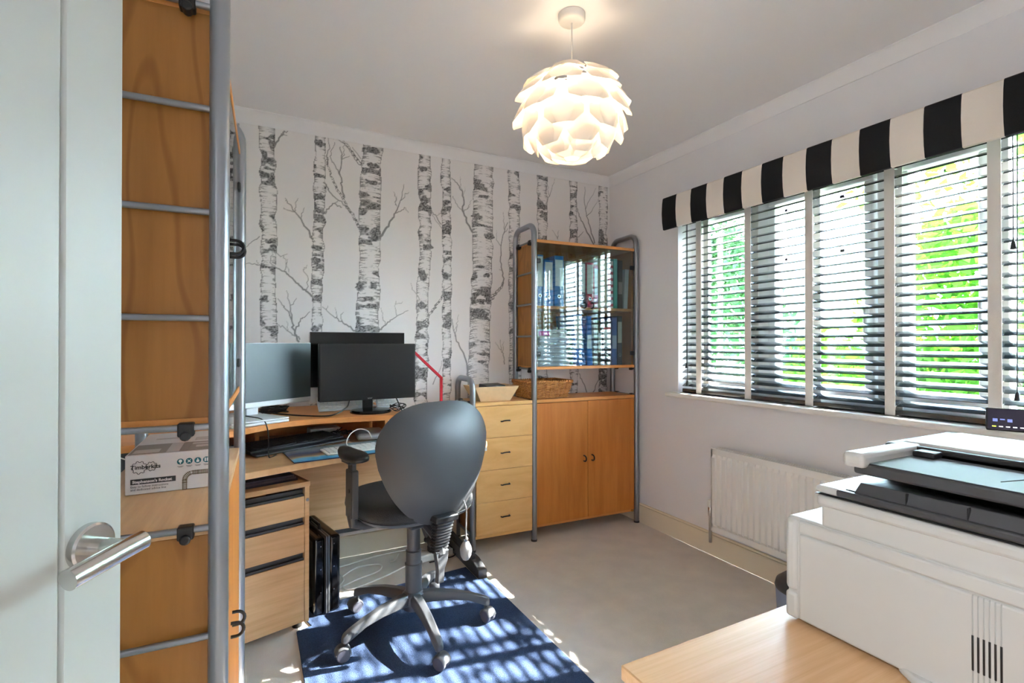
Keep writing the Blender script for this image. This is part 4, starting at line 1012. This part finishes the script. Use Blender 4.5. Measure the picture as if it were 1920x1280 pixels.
MB().lathe([(.010, 0), (.011, .008), (.006, .016)], 12, Matrix.Translation((.115, -.215, .394))).build('valve_collar', M['chrome'], pb)
MB().tube(spline([(.115, -.215, .405), (.115, -.216, .46), (.112, -.222, .52), (.10, -.22, .56)], 5), .003, 8).build('air_tube', cmat('grey_rubber', (150, 150, 150)), pb)
for s in (-1, 1):
    x = s*.268
    br = MB().tube([(s*.12, .0, .470), (s*.22, .0, .474), (s*.262, .0, .49), (x, .0, .53)], [.016, .018, .02, .02], 10).build('arm_bracket', M['charcoal'], oc)
    po = MB().box(x-.014, -.034, .515, x+.014, .030, .70).build('arm_post', M['charcoal'], oc, bevel=.006, seg=3)
    MB().box(x-.009, -.024, .66, x+.009, .020, .735).build('arm_slider', M['chair_metal'], po, bevel=.004)
    MB().lathe([(.009, 0), (.009, .004)], 14, Matrix.Translation((x + s*.013, -.005, .62)) @ Matrix.Rotation(R(90*s), 4, 'Y')).build('arm_button', M['black'], po)
    MB().box(x-.03, -.045, .728, x+.03, .030, .738).build('arm_plate', M['black'], po, bevel=.003)
    ap = MB(); rr = []
    for z, g_ in ((.736, .80), (.742, .97), (.752, 1.0), (.762, .92), (.767, .70), (.769, .3)):
        row = []
        for k in range(28):
            a = 2*math.pi*k/28; yy = math.sin(a); w1 = .047 if yy < 0 else .047 - .014*yy
            row.append(Vector((x + math.copysign(abs(math.cos(a))**.85, math.cos(a))*w1*g_ - s*.006, .0 + yy*(.125 if yy > 0 else .095)*g_, z + .010*max(0, yy)**2)))
        rr.append(row)
    ap.grid(rr, closed_u=True); n0 = len(ap.v); ap.f.append(tuple(range(n0-28, n0))); ap.f.append(tuple(range(27, -1, -1))); ap.mi += [0, 0]
    ap.build('arm_pad', M['black'], oc, smooth=60)

# ------------------------------------------------------------------ kit box on the left unit
kx = thing('kit_box', 'white printed kit carton on the left unit worktop', 'box', (-.247, 1.398, .8525), R(0))
KW, KD, KH = .190, .31, .088
MB().box(0, 0, 0, KW, KD, KH).build('carton', M['carton'], kx, bevel=.0015)
def onface(x, z): return Matrix.Translation((x, -.0006, z)) @ Matrix.Rotation(R(90), 4, 'X')
def gear(cx, cz, r, n):
    pts = []
    for k in range(n*4):
        rr = r*(1.0 if (k // 2) % 2 else .82); a = 2*math.pi*k/(n*4); pts.append((cx + rr*math.cos(a), -.0005, cz + rr*math.sin(a)))
    return MB().tube(pts, .0006, 4, closed=True).build('gear_outline', M['ink'], kx)
gear(.026, .060, .0145, 9); gear(.049, .061, .0105, 8)
text('maker_lettering', 'Timberkits', .0128, M['ink'], kx, onface(.010, .0565), bold=.0003)
MB().box(.010, -.0006, .0225, .095, .0002, .0345).build('title_band', M['ink'], kx)
text('title_lettering', "Stephenson's Rocket", .0088, M['carton'], kx, Matrix.Translation((.0135, -.0009, .0255)) @ Matrix.Rotation(R(90), 4, 'X'), bold=.0004)
text('subtitle_lettering', 'Easy to follow instructions\nand dedicated advice line', .0066, M['ink'], kx, onface(.010, .0155))
icon_w = cmat('icon_white', (236, 240, 240))
for k in range(4):
    cx = .104 + k*.0172
    MB().lathe([(.0068, 0), (.0068, .0006)], 20, Matrix.Translation((cx, 0, .0655)) @ Matrix.Rotation(R(90), 4, 'X')).build('icon_disc', M['teal'], kx)
    ic = MB()
    if k == 0: ic.lathe([(.0036, 0), (.0036, .001)], 10, Matrix.Translation((cx, 0, .0670)) @ Matrix.Rotation(R(90), 4, 'X')).box(cx-.001, -.001, .0605, cx+.001, 0, .066)
    elif k == 1: 
        for a in (45, 135): ic.box(-.0045, -.001, -.0009, .0045, 0, .0009, Matrix.Translation((cx, 0, .0655)) @ Matrix.Rotation(R(a), 4, 'Y'))
    elif k == 2: ic.box(cx-.0028, -.001, .0615, cx+.0028, 0, .0665).box(cx-.001, -.001, .066, cx+.001, 0, .070)
    else: ic.box(cx-.0036, -.001, .0615, cx-.0008, 0, .070).box(cx+.0008, -.001, .0615, cx+.0036, 0, .070)
    ic.build('icon_mark', icon_w, kx)
    MB().box(cx-.006, -.0005, .0545, cx+.006, .0001, .0552).box(cx-.004, -.0005, .0525, cx+.004, .0001, .0532).build('icon_caption', M['ink'], kx)
tk = MB(); path = [(.1125, .0), (.1125, .022)] + [(.1285 - .016*math.cos(R(a)), .022 + .016*math.sin(R(a))) for a in range(0, 91, 15)] + [(.165, .038), (.190, .038)]
P = spline([(x, 0, z) for x, z in path], 3)
for off in (-.0035, .0035):
    pts = []
    for i, p in enumerate(P):
        d = (P[min(i+1, len(P)-1)] - P[max(i-1, 0)]).normalized(); nrm = Vector((-d.z, 0, d.x)); pts.append((p.x + nrm.x*off, -.0004, p.z + nrm.z*off))
    tk.tube(pts, .0006, 4)
acc = 0
for i in range(1, len(P)):
    acc += (P[i]-P[i-1]).length
    if acc > .0022:
        acc = 0; d = (P[i]-P[i-1]).normalized(); nrm = Vector((-d.z, 0, d.x))
        tk.tube([(P[i].x - nrm.x*.0052, -.0004, P[i].z - nrm.z*.0052), (P[i].x + nrm.x*.0052, -.0004, P[i].z + nrm.z*.0052)], .0006, 4)
for k in range(25):
    x = .131 + k*.0024; tk.tube([(x, -.0004, .0328), (x, -.0004, .0432)], .0006, 4)
for k in range(9):
    z = .001 + k*.0024; tk.tube([(.1073, -.0004, z), (.1177, -.0004, z)], .0006, 4)
tk.build('track_print', M['track_print'], kx)
g1, g2, g3 = cmat('lid_grey', (146, 138, 132)), cmat('lid_pale', (196, 190, 188)), cmat('lid_rust', (150, 104, 84))
MB().box(.004, .006, KH, KW-.004, .13, KH+.0005).build('lid_picture', g1, kx)
for x0, y0, x1, y1, gm in ((.01, .02, .06, .06, g2), (.075, .01, .10, .125, g2), (.105, .01, .118, .125, g1), (.13, .05, .185, .075, g2), (.12, .09, .185, .11, g2), (.12, .15, .15, .20, g2), (.155, .155, .188, .235, g3), (.03, .20, .11, .215, g2)):
    MB().box(x0, y0, KH+.0005, x1, y1, KH+.001).build('lid_print', gm, kx)
gb = thing('grey_speaker', 'dark grey box behind the kit carton on the desk', 'box', (-.46, 2.22, ZD), R(10))
MB().box(-.10, -.09, 0, .10, .09, .112).build('casing', cmat('slate_plastic', (84, 90, 104)), gb, bevel=.006)
MB().box(-.085, -.093, .015, .085, -.089, .100).build('grille', M['charcoal'], gb)
cable('thin_white_cable', 'thin white cable in front of the dark grey box', [(-.52, 2.08, ZD+.05), (-.44, 2.05, ZD+.11), (-.36, 2.06, ZD+.09), (-.30, 2.10, ZD+.02)], .002, M['cable_w'])

# ------------------------------------------------------------------ near table and printer
tb = thing('printer_table', 'oak veneer table under the printer', 'table', (.484, .59, 0))
MB().box(0, -1.0, .698, 1.10, 0, .72).build('tabletop', M['table'], tb, bevel=.002)
for x in (.04, 1.02):
    for y in (-.96, -.06): MB().box(x, y, 0, x+.04, y+.04, .698).build('leg', M['steel'], tb, bevel=.003)
MB().box(.08, -.05, .62, 1.02, -.03, .698).build('apron', M['table'], tb)
pr = thing('laser_printer', 'large white laser printer with black trays on the table', 'printer', (0, 0, .7205))
XF, YB, YN, XB = .822, .562, .12, 1.20
def rbox(x0, y0, z0, x1, y1, z1, name, m, bev, seg=3): return MB().box(x0, y0, z0, x1, y1, z1).build(name, m, pr, bevel=bev, seg=seg)
rbox(XF+.003, YN, .004, XB, YB, .176, 'lower_body', M['printer_white'], .006)
rbox(XF, YN, .006, XF+.01, YB-.022, .150, 'front_door', M['printer_white'], .004)
rbox(XF-.001, YB-.0205, .050, XF+.02, YB+.002, .174, 'corner_strip', M['printer_white'], .008)
rbox(XF-.001, YB-.0205, .004, XF+.02, YB+.002, .048, 'corner_foot', M['printer_white'], .006)
rbox(XF-.0005, YN, .1515, XF+.012, YB-.022, .173, 'front_band', M['printer_white'], .003)
for i in range(6):
    y = .308 - i*.0056
    rbox(XF-.0006, y-.0008, .012, XF+.002, y+.0008, .149, 'vent_groove', cmat('groove_grey', (168, 170, 168)), .0004, 1)
    rbox(XF-.0010, y-.0012, .052, XF+.002, y+.0012, .098, 'vent_slot', M['black'], .0008, 1)
gpt = MB().prism([(XF-.012, .37), (XF+.004, .395), (XF+.004, YN), (XF-.014, YN)], .0, .012).build('tray_grip', M['printer_white'], pr, bevel=.004, seg=3)
rbox(XF+.004, YN, .172, XB, .505, .212, 'middle_body', M['printer_white'], .006)
rbox(XF+.002, YN-.01, .205, XB, .512, .226, 'tray_rim', M['printer_white'], .007)
rbox(XF+.0005, YN-.01, .2262, XB, .511, .2275, 'rim_seam', M['black'], .0003, 1)  # black strip as the seam between the two rims
rbox(XF+.001, YN-.01, .2278, XB, .513, .240, 'tray_rim', M['printer_white'], .006)
rbox(XF-.0008, .19, .2295, XF+.03, .478, .2402, 'tray_front', M['charcoal'], .003)
rbox(XF+.012, .195, .2385, XF+.20, .470, .2415, 'tray_floor', M['black'], .001)
wd = MB()
wd.add([(XF+.006, .455, .240), (XF+.006, .235, .240), (XF+.10, .235, .240), (XF+.10, .455, .240),
        (XF+.012, .448, .257), (XF+.018, .250, .257), (XF+.10, .245, .243), (XF+.10, .455, .243)], [(0,3,2,1),(4,5,6,7),(0,1,5,4),(1,2,6,5),(2,3,7,6),(3,0,4,7)])
wd.build('output_lip', M['charcoal'], pr, bevel=.004, seg=3)
for y in (.385, .315): rbox(XF+.0065, y-.0007, .2405, XF+.014, y+.0007, .2565, 'lip_seam', M['black'], .0002, 1)
rbox(XF+.16, YN, .238, XB, .49, .300, 'scanner_pillar', M['black'], .006)
# scanner and feeder lid: sunken tray in front, white frame behind and at the far end
rbox(XF+.018, YN, .268, XF+.27, .462, .286, 'feeder_tray', M['charcoal'], .004)
rbox(XF+.020, YN+.02, .2862, XF+.17, .440, .2872, 'tray_sheet', cmat('tray_glossy', (96, 104, 108)), .0004, 1)
rbox(XF+.006, .440, .279, XF+.27, .473, .302, 'lid_end', M['printer_white'], .007)
lidp = MB().prism([(XF+.175, YN-.02), (XF+.27, YN-.02), (XF+.27, .470), (XF+.175, .470)], .284, .304).build('lid_top', M['printer_white'], pr, bevel=.006, seg=3)
rbox(XF+.160, YN, .2865, XF+.18, .435, .293, 'feed_slot', M['black'], .001, 1)
rbox(XF+.135, .405, .2872, XF+.172, .436, .297, 'paper_guide', M['black'], .003)
rbox(XF+.27, YN-.02, .262, XB, .470, .302, 'scanner_rear', M['printer_white'], .006)
rbox(XF+.016, YN-.02, .262, XF+.06, YN+.03, .296, 'lid_end', M['printer_white'], .006)
MB().tube([(XF+.06, .30, .2875), (XF+.10, .29, .2875), (XF+.11, .25, .2875)], .0006, 4).build('tray_mark', M['ink'], pr)

# bin by the radiator and smart display on the sill
bn = thing('waste_bin', 'grey-blue waste bin on the carpet behind the table', 'bin', (1.915, 1.235, 0))
bm_ = cmat('bin_blue', (124, 136, 164))
MB().lathe([(.0, .004), (.085, .0), (.088, .004), (.100, .235), (.097, .235), (.084, .01), (0, .01)], 36, cap=False).build('shell', bm_, bn)
MB().lathe([(.101, .235), (.1025, .241), (.097, .262), (.07, .285), (.03, .294), (.0, .296)], 36, cap=False).build('lid', M['charcoal'], bn)
sd = thing('smart_display', 'small black smart display with lit screen on the sill', 'screen', (2.292, .762, OZ0), R(-68))
sdm = MB().prism([(-.036, .0), (.030, 0), (-.006, .075), (-.014, .075)], -.055, .055); sdm.v = [(p[2], p[0], p[1]) for p in sdm.v]
sdm.build('body', M['black'], sd, bevel=.004)
scr = MB().box(-.050, -.0012, .004, .050, .0, .072, Matrix.Translation((0, -.0362, .002)) @ Matrix.Rotation(R(-16.5), 4, 'X'))
scr.build('screen', mat('display_glow', srgb(10, 9, 14), .3, emit=srgb(70, 60, 96), estr=.04), sd)
XS = Matrix.Translation((0, -.0378, .002)) @ Matrix.Rotation(R(-16.5), 4, 'X')
for k, cc in enumerate(((190, 220, 60), (200, 200, 200), (200, 200, 200), (190, 190, 200), (190, 190, 200))):
    MB().box(-.040+.017*k, -.0006, .012, -.030+.017*k, .0, .015, XS).build('screen_icon', mat('icon_%d' % k, srgb(*cc), .5, emit=srgb(*cc), estr=.6), sd)
for k in range(3): MB().box(-.038+.018*k, -.0006, .030+.006*(k % 2), -.026+.018*k, .0, .040, XS).build('screen_text', mat('txt_%d' % k, srgb(90, 100, 150), .5, emit=srgb(90, 100, 150), estr=.4), sd)

# ------------------------------------------------------------------ garden outside
gr = struct(MB().box(2.6, -14, -.25, 30, 24, -.05).build('ground', M['grass']))
def foliage(name, mats, parent, centres, n, size, seed):
    r = np.random.default_rng(seed); V = []; Fc = []
    c = np.array([q[:3] for q in centres]); rad_ = np.array([q[3] for q in centres]); pk = r.choice(len(centres), n, p=rad_**2/(rad_**2).sum())
    d = r.normal(size=(n, 3)); d /= np.linalg.norm(d, axis=1)[:, None]; p = c[pk] + d*(rad_[pk]*r.random(n)**.45)[:, None]
    a = r.normal(size=(n, 3)); a /= np.linalg.norm(a, axis=1)[:, None]; b_ = np.cross(a, r.normal(size=(n, 3))); b_ /= np.linalg.norm(b_, axis=1)[:, None]
    s = size*r.uniform(.6, 1.3, n)[:, None]; nn = np.cross(a, b_)
    v0, v1, v2, v3 = p - a*s, p + b_*s*.5 + nn*s*.15, p + a*s, p - b_*s*.5 + nn*s*.15
    V = np.stack([v0, v1, v2, v3], 1).reshape(-1, 3).astype(np.float32); nf = n*2
    base_ = np.arange(n)[:, None]*4; q = np.concatenate([base_ + [[0, 1, 2]], base_ + [[0, 2, 3]]], 1).reshape(-1, 3)
    me = bpy.data.meshes.new(name); me.vertices.add(len(V)); me.vertices.foreach_set('co', V.ravel())
    me.loops.add(q.size); me.loops.foreach_set('vertex_index', q.ravel().astype(np.int32)); me.polygons.add(nf); me.polygons.foreach_set('loop_start', np.arange(0, q.size, 3, dtype=np.int32))
    me.update(calc_edges=True); me.materials.append(mats)
    o = bpy.data.objects.new(name, me); COL.objects.link(o); o.parent = parent; o['kind'] = 'stuff'; return o
def plant(name, label, cat, loc, centres, n, size, m, stems, seed, group=None):
    t_ = thing(name, label, cat, loc, 0, group); foliage('foliage', m, t_, centres, n, size, seed)
    for pts, r0, r1 in stems: 
        P = spline(pts, 5); MB().tube(P, [r0 + (r1-r0)*i/(len(P)-1) for i in range(len(P))], 8).build('trunk' if r0 > .03 else 'stem', M['bark'], t_)
    return t_
plant('garden_shrub', 'bright green leafy shrub close outside the right of the window', 'shrub', (4.3, 1.35, -.1),
      [(0, 0, 1.2, .5), (.3, -.6, 1.1, .55), (.1, .45, .95, .42), (.4, -.2, 1.7, .5), (.2, -.5, 2.05, .4), (0, .2, 1.85, .4), (.6, -1.1, 1.6, .5), (.2, -.9, .8, .6), (.1, .1, .6, .5), (.1, .65, 1.5, .4), (0, .75, .9, .45), (.2, .40, 2.0, .33)], 8000, .055, M['leaf'],
      [([(0, 0, -.1), (.1, -.05, .6), (0, .1, 1.3)], .022, .008), ([(.1, -.3, -.1), (.2, -.4, .7), (.4, -.5, 1.5)], .022, .008), ([(0, .2, -.1), (-.1, .35, .6), (.1, .5, 1.2)], .018, .006)], 1)
plant('garden_tree', 'sparse pink-flushed tree rising behind the bright shrub', 'tree', (5.3, .9, -.1),
      [(0, 0, 3.0, .8), (-.4, .7, 3.3, .7), (.2, 1.3, 2.9, .7), (-.2, -.8, 3.2, .8), (.1, -1.5, 3.0, .7), (-.5, .2, 2.5, .5), (0, 2.0, 3.2, .6)], 1300, .075, M['leaf'],
      [([(0, 0, -.1), (.05, .05, 1.2), (0, 0, 2.6), (-.2, .1, 3.3)], .07, .02), ([(.03, .03, 1.6), (0, .7, 2.4), (.1, 1.3, 3.0)], .035, .01), ([(.03, .0, 1.5), (-.1, -.7, 2.3), (0, -1.3, 3.0)], .035, .01)], 2)
plant('low_bush', 'rounded green bush low outside the middle of the window', 'shrub', (5.6, 3.3, -.1),
      [(0, 0, .55, .6), (.2, -.5, .7, .5), (.1, .6, .6, .5), (.1, .1, 1.1, .4)], 3000, .06, M['leaf'], [([(0, 0, -.1), (0, .05, .6)], .025, .01)], 3)
plant('dark_tree', 'darker tree in front of the pale house outside', 'tree', (8.2, 6.6, -.1),
      [(0, 0, 2.2, .8), (.2, .5, 2.8, .7), (-.1, -.5, 1.5, .7), (0, .2, 3.3, .5), (.1, .9, 1.4, .7)], 3200, .09, M['leaf2'], [([(0, 0, -.1), (0, 0, 2.5)], .08, .03)], 4)
plant('dark_shrub', 'dark green shrub beneath the pale house windows outside', 'shrub', (7.4, 4.0, -.1),
      [(0, 0, .7, .6), (.1, .7, .9, .6), (.0, -.7, .8, .6)], 2600, .08, M['leaf2'], [([(0, 0, -.1), (0, 0, .8)], .025, .01)], 5)
hs = thing('neighbour_house', 'pale rendered house beyond the garden with white windows', 'house', (11, 9, -.1))
MB().box(0, -9, 0, 6, 3, 5.2).build('wall', M['brick_pale'], hs)
MB().prism([(-.3, 5.2), (6.3, 5.2), (3.0, 7.2)], -9.3, 3.3, Matrix(((1, 0, 0, 0), (0, 0, 1, 0), (0, 1, 0, 0), (0, 0, 0, 1)))).build('roof', mat('roof_tile', srgb(120, 104, 100), .8), hs)
for y in (-7.6, -5.2, -2.8, -.4):
    for z in (.9, 3.2):
        f = MB().box(-.05, y, z, .02, y+1.3, z+.07).box(-.05, y, z+1.13, .02, y+1.3, z+1.2).box(-.05, y, z, .02, y+.07, z+1.2).box(-.05, y+1.23, z, .02, y+1.3, z+1.2).box(-.05, y+.61, z, .02, y+.68, z+1.2).build('window', M['upvc'], hs)
        MB().box(-.02, y+.05, z+.05, -.01, y+1.25, z+1.15).build('pane', mat('far_glass', srgb(90, 104, 116), .08) if False else cmat('far_glass', (176, 194, 208)), f)
bpy.context.view_layer.update()
